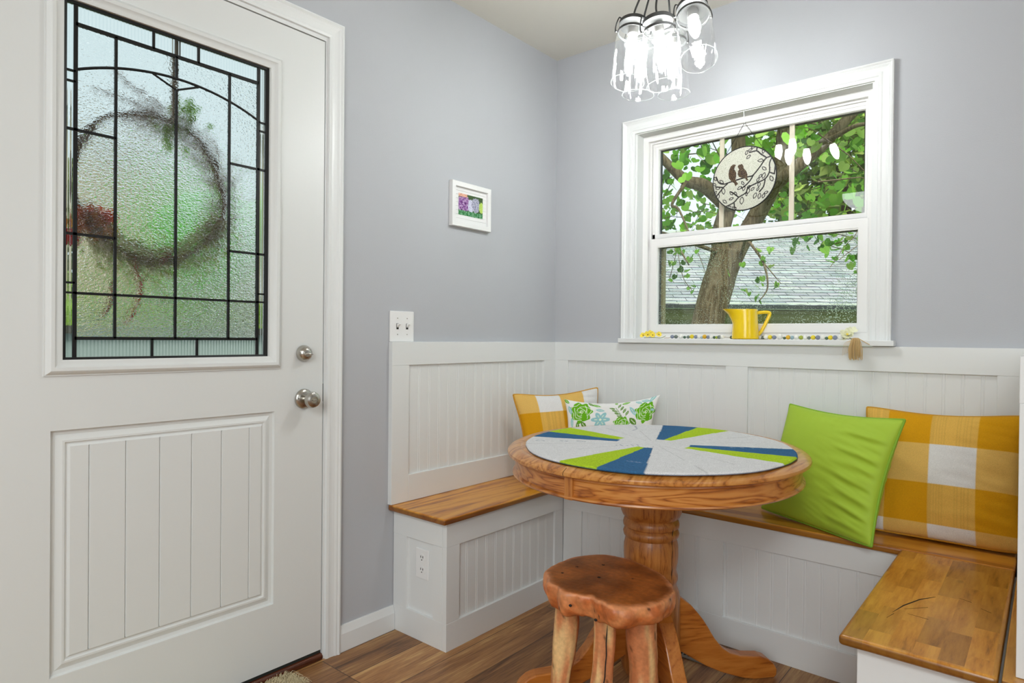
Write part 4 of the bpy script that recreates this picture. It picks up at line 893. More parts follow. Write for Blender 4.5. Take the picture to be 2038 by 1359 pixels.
gar = empty('bead_garland', (.95, -.012, 1.086), 'string of white, grey, yellow and green wooden beads along the sill with a raffia tassel', 'bead garland')
bm_ = {k: plain('bead_'+k, srgb(*c), .55) for k, c in dict(white=(236, 236, 230), blue=(132, 140, 160), grey=(112, 124, 116), green=(78, 104, 84), yellow=(232, 210, 50), gold=(226, 176, 40), teal=(150, 176, 186), olive=(168, 182, 70)).items()}
BE = [(.634, 'blue', 8), (.651, 'grey', 8), (.673, 'white', 9.5), (.690, 'green', 6), (.706, 'grey', 7), (.722, 'yellow', 9), (.739, 'blue', 8), (.753, 'white', 8), (.765, 'teal', 5.5), (.777, 'gold', 9), (.792, 'blue', 7.5), (.806, 'white', 8), (.818, 'green', 6),
      (.828, 'olive', 6), (.838, 'grey', 7.5), (.851, 'white', 8), (.868, 'green', 7), (.8805, 'gold', 7), (.894, 'white', 8), (.908, 'blue', 7.5), (.922, 'yellow', 8), (.936, 'white', 8), (.950, 'grey', 7), (.963, 'blue', 7.5), (.977, 'white', 8), (.989, 'grey', 7), (.999, 'gold', 7), (1.010, 'grey', 5.5), (1.024, 'white', 9.5), (1.0385, 'yellow', 8.5), (1.054, 'blue', 8), (1.074, 'white', 11), (1.0915, 'green', 5.5), (1.105, 'gold', 8.5), (1.119, 'teal', 7.5), (1.135, 'white', 9),
      (1.151, 'olive', 8), (1.166, 'white', 8.5), (1.179, 'grey', 6.5), (1.193, 'yellow', 8.5), (1.209, 'blue', 8.5), (1.2255, 'white', 9), (1.239, 'green', 6), (1.2515, 'yellow', 8.5), (1.2665, 'blue', 8.5), (1.2845, 'white', 9)]
bpts = []
for x, c, d in BE:
    r = d/1000; y = -.024 if x < .87 or x > 1.03 else -.024
    if .868 < x < 1.005: y = .0635-(.0 if x > .88 else 0)                 # the string passes behind the pitcher
    if .855 < x < .875: y = .030
    if .875 <= x < .885: y = .052
    if .995 < x <= 1.004: y = .050
    if 1.004 < x < 1.016: y = .022
    if x < .8: y -= .0
    y = min(y, .051-r)
    z = 1.0864+r; b = MB().sphere((x, y, z), r, 14).lathe([(r*.25, -r*1.02), (r*.25, r*1.02)], (x, y, z), 8, (1, 0, 0)); b.build('bead', bm_[c], gar, smooth='all'); bpts.append((x, y, z))
MB().tube([(.600, -.030, 1.088), (.618, -.026, 1.0885)]+bpts+[(1.31, -.020, 1.0905), (1.330, -.034, 1.093)], .0011, 5).build('string', plain('jute_cord', srgb(150, 126, 90), .9), gar)
ts = MB(); tsd = MB()
for k in range(130):
    a = random.uniform(-1, 1); b = random.uniform(-1, 1); ln = random.uniform(.060, .078)
    p0 = Vector((1.338+a*.004, -.044+b*.004, 1.094)); p1 = Vector((1.343+a*.013, -.060-abs(b)*.008, 1.086+.004*b)); p2 = Vector((1.3425+a*.021, -.062-.010*(b+1)/2, 1.058)); p3 = Vector((1.342+a*.021, -.056-.010*(b+1)/2+random.uniform(-.004, .003), 1.094-ln))
    ts.tube(cr([p0, p1, p2, p3], 4), .00085, 3)
for k in range(5):
    x = 1.318-k*.004; ts.tube(cr([(1.336, -.05, 1.09), (x+.008, -.062, 1.078), (x, -.060, 1.056), (x-.003, -.055, 1.040-k*.002)], 4), .0005, 3)
ts.tube([(1.352, -.050, 1.090), (1.372, -.053, 1.078), (1.384, -.054, 1.071)], .0012, 4)
ts.build('tassel', plain('raffia', srgb(226, 196, 142), .8, vary=.3, bump=0), gar)

def petals(mb, c, n, L, W, up_, seed, curl=.4, tilt=(0, 0, 1)):
    c = Vector(c); ax = Vector(tilt).normalized(); t = Vector((1, 0, 0)) if abs(ax.x) < .8 else Vector((0, 1, 0)); e1 = (t-ax*t.dot(ax)).normalized(); e2 = ax.cross(e1); rd = random.Random(seed)
    for k in range(n):
        a = 2*PI*k/n+rd.uniform(-.2, .2); d = e1*math.cos(a)+e2*math.sin(a); w = ax.cross(d); L_ = L*rd.uniform(.85, 1.1)
        rows = [(0, .25, 0), (.35, .8, .35), (.7, 1, .5), (1, .55, .5+curl)]; v = []
        for f_, ww, hh in rows:
            for s in (-1, 0, 1): v.append(c+d*L_*f_*math.cos(up_)+w*s*W*ww*.5+ax*(L_*f_*math.sin(up_)+hh*L_*.25*(1-abs(s)*.5)))
        f = []
        for i in range(3):
            for j in range(2): f.append((i*3+j, i*3+j+1, (i+1)*3+j+1, (i+1)*3+j))
        mb.add(v, f)
    return mb
ypet = vcol  # (kept short)
yel = plain('yellow_petal', srgb(246, 222, 84), .7); wht = plain('cream_petal', srgb(236, 236, 206), .7); grm = plain('leaf_green', srgb(120, 140, 70), .7); dkc = plain('flower_eye', srgb(70, 46, 20), .7)
fl = empty('flower_sprig', (.535, -.022, 1.086), 'small bunch of yellow artificial blossoms at the left end of the sill', 'artificial flower')
for i, (x, y, z, tx) in enumerate(((.497, -.026, 1.0985, -.3), (.520, -.028, 1.100, 0), (.532, -.020, 1.108, .1), (.545, -.030, 1.099, .1), (.572, -.024, 1.1025, .3), (.512, -.014, 1.103, -.1))):
    b = petals(MB(), (x, y, z), 6, .0135, .0125, .35, i, tilt=(tx+.3, -.8, .45)).build('blossom', yel, fl)
    MB().sphere((x+.002, y-.0035, z+.002), .0022, 8).build('eye', dkc, b)
MB().tube(cr([(.500, -.022, 1.0885), (.54, -.02, 1.090), (.58, -.022, 1.0885), (.604, -.026, 1.0975)], 4), .0012, 5).build('stem', grm, fl)
fw2 = empty('flower_sprig', (1.312, -.018, 1.086), 'creamy white artificial blossom at the right end of the sill', 'artificial flower')
b = petals(MB(), (1.308, -.022, 1.103), 7, .026, .022, .5, 4, tilt=(.1, -.8, .5)); petals(b, (1.308, -.025, 1.104), 5, .017, .014, .9, 8, tilt=(.1, -.8, .5)); petals(b, (1.322, -.016, 1.118), 5, .016, .016, .4, 5, tilt=(.3, -.6, .7)); petals(b, (1.296, -.018, 1.096), 5, .014, .014, .2, 15, tilt=(-.3, -.8, .3))
b.build('blossom', wht, fw2); MB().sphere((1.308, -.030, 1.107), .004, 8).build('eye', yel, fw2); MB().tube([(1.308, -.02, 1.100), (1.318, -.012, 1.0885)], .0012, 5).build('stem', grm, fw2)

# ------------------------------------------------------------------ hanging glass disc with two birds
SC0 = Vector((.9175, .012, 1.7270)); SR = .1260
sun = empty('suncatcher', (.92, .012, 1.955), 'round textured glass suncatcher with two birds on a branch hanging in the window', 'suncatcher')
def P2(x, y): return ((x-622)/400*SR, (828-y)/392*SR)
nr, na = 130, 420; vs = [(SC0.x, SC0.y, SC0.z)]
for i in range(1, nr+1):
    for k in range(na):
        a = 2*PI*k/na; r = SR*i/nr; vs.append((SC0.x+r*math.cos(a), SC0.y, SC0.z+r*math.sin(a)))
fs = [(0, 1+k, 1+(k+1) % na) for k in range(na)]+[(1+i*na+k, 1+i*na+(k+1) % na, 1+(i+1)*na+(k+1) % na, 1+(i+1)*na+k) for i in range(nr-1) for k in range(na)]
A_ = np.array(vs); DX, DZ = A_[:, 0]-SC0.x, A_[:, 2]-SC0.z; K = np.zeros(len(A_))
def stroke(pts, w=.0019, raw=False):
    P = pts if raw else [P2(*p) for p in pts]
    P = [Vector((a, b, 0)) for a, b in P]; P = cr(P, 5) if len(P) > 2 else P
    for a, b in zip(P[:-1], P[1:]):
        d = b-a; L2 = max(d.length_squared, 1e-9); t = np.clip(((DX-a.x)*d.x+(DZ-a.y)*d.y)/L2, 0, 1)
        K[np.hypot(DX-(a.x+d.x*t), DZ-(a.y+d.y*t)) < w] = 1
def inpoly(poly):
    P = [P2(*p) for p in poly]; ins = np.zeros(len(DX), bool); j = len(P)-1
    for i in range(len(P)):
        xi, yi = P[i]; xj, yj = P[j]; c = ((yi > DZ) != (yj > DZ)) & (DX < (xj-xi)*(DZ-yi)/((yj-yi) or 1e-9)+xi); ins ^= c; j = i
    return ins
for s in ([(985, 605), (905, 620), (865, 660), (820, 720), (740, 805), (690, 815), (600, 825), (500, 840), (420, 855), (360, 862), (300, 835), (262, 760)], [(740, 810), (700, 870), (630, 930), (590, 945)], [(410, 865), (360, 905), (310, 960), (262, 1010)],
          [(975, 612), (940, 690), (940, 790), (890, 870), (780, 910), (680, 950), (650, 1010), (560, 1055), (500, 1110), (400, 1150)], [(890, 870), (870, 960), (820, 1020)], [(905, 620), (830, 560), (780, 515), (690, 520)], [(940, 800), (1000, 830)], [(780, 515), (785, 470)],
          [(985, 620), (1010, 700), (1000, 820)], [(360, 905), (250, 880)], [(560, 1055), (500, 1000), (460, 975)], [(500, 1110), (510, 1180)]): stroke(s, .0026)
LV = [(830, 640, 0, 34), (655, 515, 70, 28), (680, 570, 40, 30), (700, 490, 20, 26), (740, 460, 10, 28), (865, 530, 75, 30), (875, 745, -40, 32), (610, 885, -60, 26), (570, 940, 30, 30), (625, 950, 75, 32), (690, 940, 20, 26), (815, 930, 80, 30), (870, 830, 70, 36), (830, 830, 50, 26),
      (800, 870, 60, 26), (965, 880, -65, 38), (680, 990, 75, 34), (735, 975, 45, 26), (765, 1060, 65, 36), (820, 1070, 75, 34), (870, 1075, 70, 30), (900, 1040, 20, 26), (600, 1100, 85, 46), (465, 990, -50, 30), (520, 1005, -70, 28), (465, 1060, 20, 28), (380, 1085, -40, 32),
      (440, 1165, 30, 26), (480, 1180, 60, 22), (520, 1185, -60, 20), (335, 830, -40, 32), (360, 950, -80, 42), (285, 905, -10, 28), (290, 1010, 80, 34), (255, 960, 60, 24), (250, 780, -60, 28), (240, 850, -30, 26), (800, 985, 60, 22), (660, 1030, 80, 20)]
for x, y, a, L in LV:
    cx, cy = P2(x, y); L_ = L/400*SR; a = R(a); q_ = []
    for i in range(15):
        t = 2*PI*i/14; u = math.cos(t)*L_; v = L_*.50*(1-math.cos(t)**2)*(1 if t < PI else -1); q_.append((cx+u*math.cos(a)-v*math.sin(a), cy+u*math.sin(a)+v*math.cos(a)))
    stroke(q_, .0015, True)
BIRD1 = [(492, 632), (522, 648), (505, 670), (500, 695), (525, 740), (525, 790), (515, 830), (535, 865), (555, 888), (532, 895), (520, 915), (500, 870), (465, 845), (432, 800), (425, 750), (432, 695), (455, 650)]
BIRD2 = [(545, 662), (560, 650), (598, 645), (615, 670), (622, 705), (655, 745), (670, 790), (665, 825), (680, 858), (660, 866), (640, 830), (600, 818), (560, 800), (545, 765), (548, 730), (562, 705), (548, 685)]
K[inpoly(BIRD1) | inpoly(BIRD2)] = 1
g_ = np.array([noise.noise((v[0]*420, v[2]*420, 3)) for v in vs])
CC = np.zeros((len(A_), 3)); CC[:] = np.array(srgb(240, 238, 228)[:3]); CC[g_ > .30] = np.array(srgb(186, 182, 162)[:3])
CC[K > 0] = np.array(srgb(34, 28, 24)[:3]); bd = inpoly(BIRD1) | inpoly(BIRD2); CC[bd] = np.array(srgb(70, 46, 26)[:3]); CC[bd & (g_ > .2)] = np.array(srgb(150, 118, 76)[:3]); CC[bd & (g_ < -.25)] = np.array(srgb(28, 18, 12)[:3])
MB().add(vs, fs).build('glass_disc', vcol('crackle_art_glass', .3, bump=.8, bscale=260, spec=.5, transl=.55), sun, colors=CC, solid=.003)
MB().tube([(SC0.x+SR*math.cos(2*PI*k/64), SC0.y, SC0.z+SR*math.sin(2*PI*k/64)) for k in range(64)], .0026, 8, closed=True).build('rim', M['black'], sun, smooth='all')
HK = Vector((.9180, .012, 1.9480))
ch = MB()
for tgt in ((.8400, .012, 1.8290), (1.0030, .012, 1.8190)):
    T_ = Vector(tgt); L = (T_-HK).length; nn_ = int(L/.0065); d = (T_-HK).normalized(); w = Vector((0, 1, 0)); e = d.cross(w)
    for i in range(nn_):
        c = HK+d*(i+.5)*.0065; q_ = w if i % 2 else e
        ch.tube([c+d*.0042*math.cos(2*PI*k/8)+q_*.0020*math.sin(2*PI*k/8) for k in range(8)], .0006, 4, closed=True)
ch.build('chain', M['black'], sun)
MB().tube(cr([(.918, .002, 1.990), (.918, .004, 1.972), (.918, .006, 1.958), (.918, .010, 1.948), (.918, .016, 1.946), (.918, .019, 1.954)], 4), .0014, 6).build('hook', M['plate'], sun)

# ------------------------------------------------------------------ shaggy door mat, only a corner of it in view
rg = empty('shag_rug', (.30, -1.75, 0), 'edge of a cream shaggy rug on the floor in front of the door', 'rug')
MB().box(.045, .60, -2.30, -1.455, .0005, .008).build('backing', plain('rug_backing', srgb(196, 180, 140), .95), rg, bevel=.002)
rb = MB()
for k in range(5200):
    x = random.uniform(.045, .60) if k > 3400 else random.uniform(.045, .16); y = random.uniform(-2.30, -1.455) if k > 3400 else random.uniform(-1.62, -1.452)
    if y > -1.47: x = min(x, .115)
    a = random.uniform(0, 2*PI); L = random.uniform(.012, .034); d = Vector((math.cos(a), math.sin(a), 0))*L*random.uniform(.4, 1.1)+Vector((0, .012, 0)); p = Vector((x, y, .006))
    h = random.uniform(.012, .030); rb.tube([p, p+d*.5+Vector((0, 0, h)), p+d+Vector((0, 0, h*.55))], [.0011, .0009, .0004], 3, caps=False)
tag(rb.build('pile', plain('rug_pile', srgb(222, 206, 168), .9, vary=.35), rg), kind='stuff')

# ------------------------------------------------------------------ wreath hanging outside the door glass
WC = Vector((-.088, -1.800, 1.500)); WR = .200
wr = empty('door_wreath', WC, 'twig wreath with autumn leaves, red berries and greenery outside the door glass', 'wreath')
vine = plain('vine_twig', srgb(150, 112, 78), .8, vary=.4); tw = MB(); rd = random.Random(3)
for k in range(5):
    ph = rd.uniform(0, 6.28); pts = []
    for i in range(72):
        a = 2*PI*i/72; r = WR+.006*math.sin(5*a+ph)+.004*math.sin(11*a+ph*2); pts.append((WC.x+.006*math.sin(7*a+ph), WC.y+r*math.cos(a), WC.z+r*1.03*math.sin(a)))
    tw.tube(pts, .0042, 5, closed=True)
tw.build('vine_ring', vine, wr)
def twigs(name, mat, n, a0, a1, spread, Lr, rr, dirbias, seed, leaf=None):
    b = MB(); q_ = random.Random(seed)
    for k in range(n):
        a = R(q_.uniform(a0, a1)); r = WR+q_.uniform(-spread, spread); p = Vector((WC.x+q_.uniform(-.022, .022), WC.y+r*math.cos(a), WC.z+r*math.sin(a)))
        t = Vector((q_.uniform(-.15, .15), -math.sin(a), math.cos(a)))*dirbias+Vector((0, math.cos(a), math.sin(a)))*q_.uniform(-.6, .8)+Vector((0, q_.uniform(-.4, .4), q_.uniform(-.4, .4)))
        t.normalize(); L = q_.uniform(*Lr); b.tube([p, p+t*L*.5, p+t*L+Vector((0, 0, -.01))], [rr, rr*.8, rr*.4], 3, caps=False)
        if leaf:
            w = t.cross(Vector((1, 0, 0))).normalized()*leaf*.4; c = p+t*L
            b.add([c, c+t*leaf*.5+w, c+t*leaf, c+t*leaf*.5-w], [(0, 1, 2, 3)])
    return b.build(name, mat, wr)
brush = plain('dried_brush', srgb(206, 170, 128), .9, vary=.4, transl=.5); olive = plain('dried_green', srgb(190, 190, 96), .9, vary=.3, transl=.6)
twigs('dried_twigs', brush, 430, -40, 88, .040, (.03, .085), .0011, 1.1, 1)
twigs('dried_twigs', brush, 150, -150, -35, .028, (.03, .08), .0013, 1.0, 2)
twigs('green_needles', olive, 300, -160, -30, .042, (.03, .08), .0014, 1.0, 4, leaf=.014)
twigs('green_needles', plain('fresh_green', srgb(150, 206, 70), .8, transl=.6), 36, 62, 78, .03, (.03, .06), .0018, .2, 6, leaf=.026)
twigs('trailing_twigs', brush, 22, 86, 104, .02, (.03, .07), .0013, 1.0, 7)
b = MB()
for k in range(60):
    t = k/59; p = Vector((WC.x, lerp(-1.93, -1.80, t), lerp(1.700, 1.680, t)+.085*t*(1-t)*0+.10*(1-t)*0)); p = Vector((WC.x, lerp(-1.90, -1.775, t), 1.795-.06*t)); d = Vector((0, -.7, .5)).normalized()
    b.tube([p, p+Vector((rd.uniform(-.01, .01), rd.uniform(-.016, .016), rd.uniform(-.018, .018)))], [.0022, .001], 3)
    p = Vector((WC.x, lerp(-1.945, -1.775, t), 1.735-.03*t*t)); b.tube([p, p+Vector((rd.uniform(-.01, .01), rd.uniform(-.016, .016), rd.uniform(-.014, .014)))], [.0022, .001], 3)
b.build('sprays', brush, wr)
red = plain('red_berry', srgb(232, 60, 36), .6, transl=.5); orange = plain('orange_leaf', srgb(250, 166, 60), .7, transl=.6); mar = plain('maroon_leaf', srgb(190, 70, 54), .7)
b = MB()
for k in range(26):
    t = k/25; b.sphere((WC.x+rd.uniform(-.008, .008), -1.852+.028*math.sin(t*2.6)-.028*t*t+rd.uniform(-.003, .003), lerp(1.300, 1.118, t)), .0062*(1-.3*t), 6)
b.build('berry_tail', red, wr)
MB().sphere((WC.x, -2.00, 1.335), .026, 8, sx=.5).build('red_bauble', red, wr)
for y, z in ((-1.765, 1.305), (-1.755, 1.312), (-1.775, 1.297)): MB().sphere((WC.x, y, z), .0105, 8).build('berry', red, wr)
b = MB()
for k in range(22):
    t = k/21; b.sphere((WC.x, -1.905+.012*math.sin(t*3)-.02*t, lerp(1.225, 1.135, t)), .0045, 6)
b.build('dark_tail', mar, wr)
b = MB(); c = MB()
for k in range(26):
    a = rd.uniform(0, 2*PI); r = rd.uniform(.0, .045); p = Vector((WC.x+rd.uniform(-.01, .015), -1.950+r*math.cos(a)*1.2, 1.385+r*math.sin(a)*.7)); (petals(b if p.z < 1.388 else c, p, 4, .022, .018, .3, k, tilt=(1, rd.uniform(-.4, .4), rd.uniform(-.4, .4))))
b.build('orange_leaves', orange, wr); c.build('red_leaves', plain('rust_leaf', srgb(238, 96, 50), .7, transl=.6), wr)
MB().box(-.052, -.0462, -1.768, -1.752, 1.70, 2.075).box(-.098, -.046, -1.768, -1.752, 1.698, 1.7025).build('hanger_strap', plain('tan_strap', srgb(190, 164, 132), .6), wr)

# ------------------------------------------------------------------ outside
struct('ground', MB().box(-60, 60, .5, 60, -.72, -.70).box(-60, -.30, -60, .5, -.72, -.70), plain('lawn_ground', srgb(112, 140, 62), .95, vary=.3), 'green lawn outside the house', 'lawn')
ps = MB().box(-2.30, -.16, -4.2, .10, -.70, -.03)
struct('porch_floor', ps, plain('porch_boards', srgb(148, 150, 146), .8, vary=.1), 'grey porch floor outside the entry door', 'porch floor')
rl = empty('porch_railing', (-2.2, -1.6, -.03), 'grey porch railing with a dark cap seen blurred through the door glass', 'railing')
MB().box(-2.24, -2.14, -4.2, .10, 1.085, 1.125).build('top_rail', plain('dark_rail', srgb(74, 72, 60), .6), rl)
MB().box(-2.21, -2.17, -4.2, .10, .0, 1.085).build('panel', plain('pale_rail_panel', srgb(176, 190, 186), .7), rl)
po = empty('porch_post', (-2.19, .02, -.03), 'pale square porch post at the end of the railing', 'post')
MB().box(-2.26, -2.12, .11, .25, -.03, 3.2).build('shaft', plain('post_paint', srgb(206, 204, 196), .7), po)

def blob_bush(name, label, cat, c, rx, ry, rz, n, leaf, cols, seed, trunk=None, group=None, hollow=.55):
    """shrub or tree crown: many small leaves through an uneven ellipsoid"""
    q_ = random.Random(seed); vs = []; fs = []; cc = []
    c = Vector(c)
    for k in range(n):
        while True:
            d = Vector((q_.uniform(-1, 1), q_.uniform(-1, 1), q_.uniform(-1, 1)))
            if hollow < d.length < 1: break
        s = 1+.32*noise.noise(d*2.3+Vector((seed, 0, 0)))
        p = c+Vector((d.x*rx, d.y*ry, d.z*rz))*s; a = Vector((q_.uniform(-1, 1), q_.uniform(-1, 1), q_.uniform(-.6, .6))).normalized(); b_ = a.cross(Vector((q_.uniform(-1, 1), q_.uniform(-1, 1), 1))).normalized(); L = leaf*q_.uniform(.6, 1.3)
        i = len(vs); vs += [p-a*L*.5, p+b_*L*.45, p+a*L*.6, p-b_*L*.45]; fs.append((i, i+1, i+2, i+3))
        col = np.array(q_.choice(cols))*q_.uniform(.7, 1.25); cc += [col]*4
    root = empty(name, (c.x, c.y, -.70), label, cat, group)
    MB().add(vs, fs).build('foliage', leafm_, root, colors=np.clip(np.array(cc), 0, .95))
    if trunk: MB().tube([(c.x, c.y, -.75), (c.x+.1*trunk, c.y, c.z*.5), (c.x, c.y, c.z+rz*.3)], [trunk, trunk*.8, trunk*.4], 8).build('trunk', bark, root)
    return root
leafm_ = vcol('leaf', .6, transl=.5, spec=.3)
bark = wood('tree_bark', srgb(62, 52, 38), srgb(100, 86, 64), srgb(132, 118, 92), 'z', 3.5, .9, rings=.35, soft=.06, spec=.1)
G1 = [srgb(176, 206, 84)[:3], srgb(150, 186, 70)[:3], srgb(190, 212, 110)[:3]]; G2 = [srgb(110, 140, 60)[:3], srgb(140, 160, 90)[:3], srgb(90, 120, 50)[:3]]; G3 = [srgb(170, 176, 120)[:3], srgb(150, 150, 100)[:3], srgb(120, 140, 80)[:3]]
# seen through the door
blob_bush('shrub', 'bright green shrub past the porch, right of centre in the door glass', 'shrub', (-5.15, .76, 2.15), .60, .60, .50, 2600, .10, [srgb(160, 240, 110)[:3], srgb(140, 230, 100)[:3]], 11)
blob_bush('shrub', 'long green hedge behind the porch railing seen through the door glass', 'shrub', (-6.4, -.6, .55), 1.2, 3.6, 1.02, 7000, .13, G1, 12)
blob_bush('tree', 'pale olive tree behind the hedge seen through the door glass', 'tree', (-9.6, -1.6, 2.2), 1.3, 1.8, 1.3, 3200, .20, G3, 13, .12)
nb2 = empty('shed', (-11.5, 1.2, -.7), 'tan building far behind the trees in the door glass', 'building')
MB().box(-13.5, -11.5, 1.5, 4.3, -.7, 4.6).build('walls', plain('tan_siding', srgb(196, 180, 156), .8), nb2)
MB().prism([(-14, 4.6), (-11.2, 4.6), (-12.5, 5.2)], lambda a, b, h: (a, h, b), 1.3, 4.5).build('roof', plain('shed_roof', srgb(140, 136, 130), .8), nb2)

# the neighbour's house behind the tree
ea = Vector((-2.84, 6.58, 1.64)); eb = Vector((-.44, 8.6, 1.68)); ed = (eb-ea); ed.z = 0; ed.normalize(); en = Vector((-ed.y, ed.x, 0))
O_ = Vector((-1.64, 7.59, 0)); 
def HS(a, d, z): return O_+ed*a+en*d+Vector((0, 0, z))
hs = empty('neighbour_house', (O_.x, O_.y, -.7), 'neighbouring house with a pale grey shingle roof behind the tree', 'building')
def hbox(nm, a0, a1, d0, d1, z0, z1, mat):
    vs = [HS(a, d, z) for z in (z0, z1) for a, d in ((a0, d0), (a1, d0), (a1, d1), (a0, d1))]
    return MB().add(vs, [(0, 3, 2, 1), (4, 5, 6, 7), (0, 1, 5, 4), (1, 2, 6, 5), (2, 3, 7, 6), (3, 0, 4, 7)]).build(nm, mat, hs)
def siding():
    m, nt, p, o = newmat('tan_lap_siding'); p.inputs['Roughness'].default_value = .8; tc = nd(nt, 'ShaderNodeTexCoord'); w = nd(nt, 'ShaderNodeTexWave', wave_type='BANDS', bands_direction='Z', wave_profile='SAW')
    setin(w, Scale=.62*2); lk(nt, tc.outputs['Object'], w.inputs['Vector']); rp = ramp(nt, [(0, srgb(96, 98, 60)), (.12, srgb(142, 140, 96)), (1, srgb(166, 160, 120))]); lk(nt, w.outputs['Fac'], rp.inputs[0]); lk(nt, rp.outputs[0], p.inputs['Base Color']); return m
hbox('wall', -9, 8, .42, 6.0, -.7, 1.62, siding())
hbox('gutter', -9.4, 8.4, -.06, .04, 1.555, 1.655, plain('gutter_white', srgb(196, 204, 184), .5))
hbox('soffit', -9.4, 8.4, .04, .46, 1.50, 1.545, plain('soffit', srgb(128, 124, 84), .8))
hbox('frieze_board', -9, 8, .37, .42, 1.40, 1.50, plain('frieze', srgb(168, 164, 120), .8))
wdw = hbox('window', 1.2, 2.4, .36, .42, .2, 1.25, plain('house_window_frame', srgb(190, 200, 186), .6)); 
def roofm():
    m, nt, p, o = newmat('roof_shingles'); p.inputs['Roughness'].default_value = .85; tc = nd(nt, 'ShaderNodeTexCoord')
    bk = nd(nt, 'ShaderNodeTexBrick'); lk(nt, tc.outputs['UV'], bk.inputs['Vector']); bk.offset = .5
    setin(bk, Color1=srgb(146, 154, 150), Color2=srgb(186, 190, 184), Mortar=srgb(58, 62, 62), Scale=1.0, Mortar_Size=.007, Mortar_Smooth=.3, Brick_Width=.34, Row_Height=.150)
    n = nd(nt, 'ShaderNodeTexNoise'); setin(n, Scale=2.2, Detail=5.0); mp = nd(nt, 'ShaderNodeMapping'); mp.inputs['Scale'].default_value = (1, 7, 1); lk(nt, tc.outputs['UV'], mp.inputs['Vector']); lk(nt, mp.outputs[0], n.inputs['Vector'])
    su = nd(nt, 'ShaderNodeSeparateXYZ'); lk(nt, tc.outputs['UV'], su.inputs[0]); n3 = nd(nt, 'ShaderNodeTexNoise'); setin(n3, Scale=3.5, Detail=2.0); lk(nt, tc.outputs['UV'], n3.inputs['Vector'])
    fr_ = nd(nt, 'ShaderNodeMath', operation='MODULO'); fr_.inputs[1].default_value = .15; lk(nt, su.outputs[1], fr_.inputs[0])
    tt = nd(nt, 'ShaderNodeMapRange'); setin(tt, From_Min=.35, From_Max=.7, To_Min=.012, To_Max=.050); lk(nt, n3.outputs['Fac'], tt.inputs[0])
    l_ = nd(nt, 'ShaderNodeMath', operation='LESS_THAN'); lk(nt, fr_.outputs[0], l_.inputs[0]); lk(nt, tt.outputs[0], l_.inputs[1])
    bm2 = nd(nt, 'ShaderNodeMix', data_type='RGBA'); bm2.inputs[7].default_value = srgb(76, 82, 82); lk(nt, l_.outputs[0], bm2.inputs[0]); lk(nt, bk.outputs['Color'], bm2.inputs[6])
    mx = nd(nt, 'ShaderNodeMix', data_type='RGBA', blend_type='MULTIPLY'); mx.inputs[0].default_value = .45; lk(nt, bm2.outputs[2], mx.inputs[6]); lk(nt, n.outputs['Color'], mx.inputs[7])
    mr = nd(nt, 'ShaderNodeVectorMath', operation='SCALE'); mr.inputs['Scale'].default_value = 1.15; lk(nt, mx.outputs[2], mr.inputs[0]); lk(nt, mr.outputs[0], p.inputs['Base Color']); return m
def slope(nm, d0, z0, d1, z1, a0=-9.6, a1=8.6):
    vs = [HS(a0, d0, z0), HS(a1, d0, z0), HS(a1, d1, z1), HS(a0, d1, z1)]; L = math.hypot(d1-d0, z1-z0); N = (vs[1]-vs[0]).cross(vs[3]-vs[0]).normalized()*.06
    o = MB().add(vs+[v-N for v in vs], [(0, 1, 2, 3), (4, 7, 6, 5), (0, 4, 5, 1), (1, 5, 6, 2), (2, 6, 7, 3), (3, 7, 4, 0)]).build(nm, RM, hs)
    uv = o.data.uv_layers.new(name='UVMap'); q_ = [(0, 0), (a1-a0, 0), (a1-a0, L), (0, L)]
    for p in o.data.polygons:
        for li in p.loop_indices: uv.data[li].uv = q_[o.data.loops[li].vertex_index % 4]
    return o
RM = roofm(); slope('roof', -.10, 1.62, 4.1, 3.42); slope('roof', 8.3, 1.62, 4.1, 3.42)

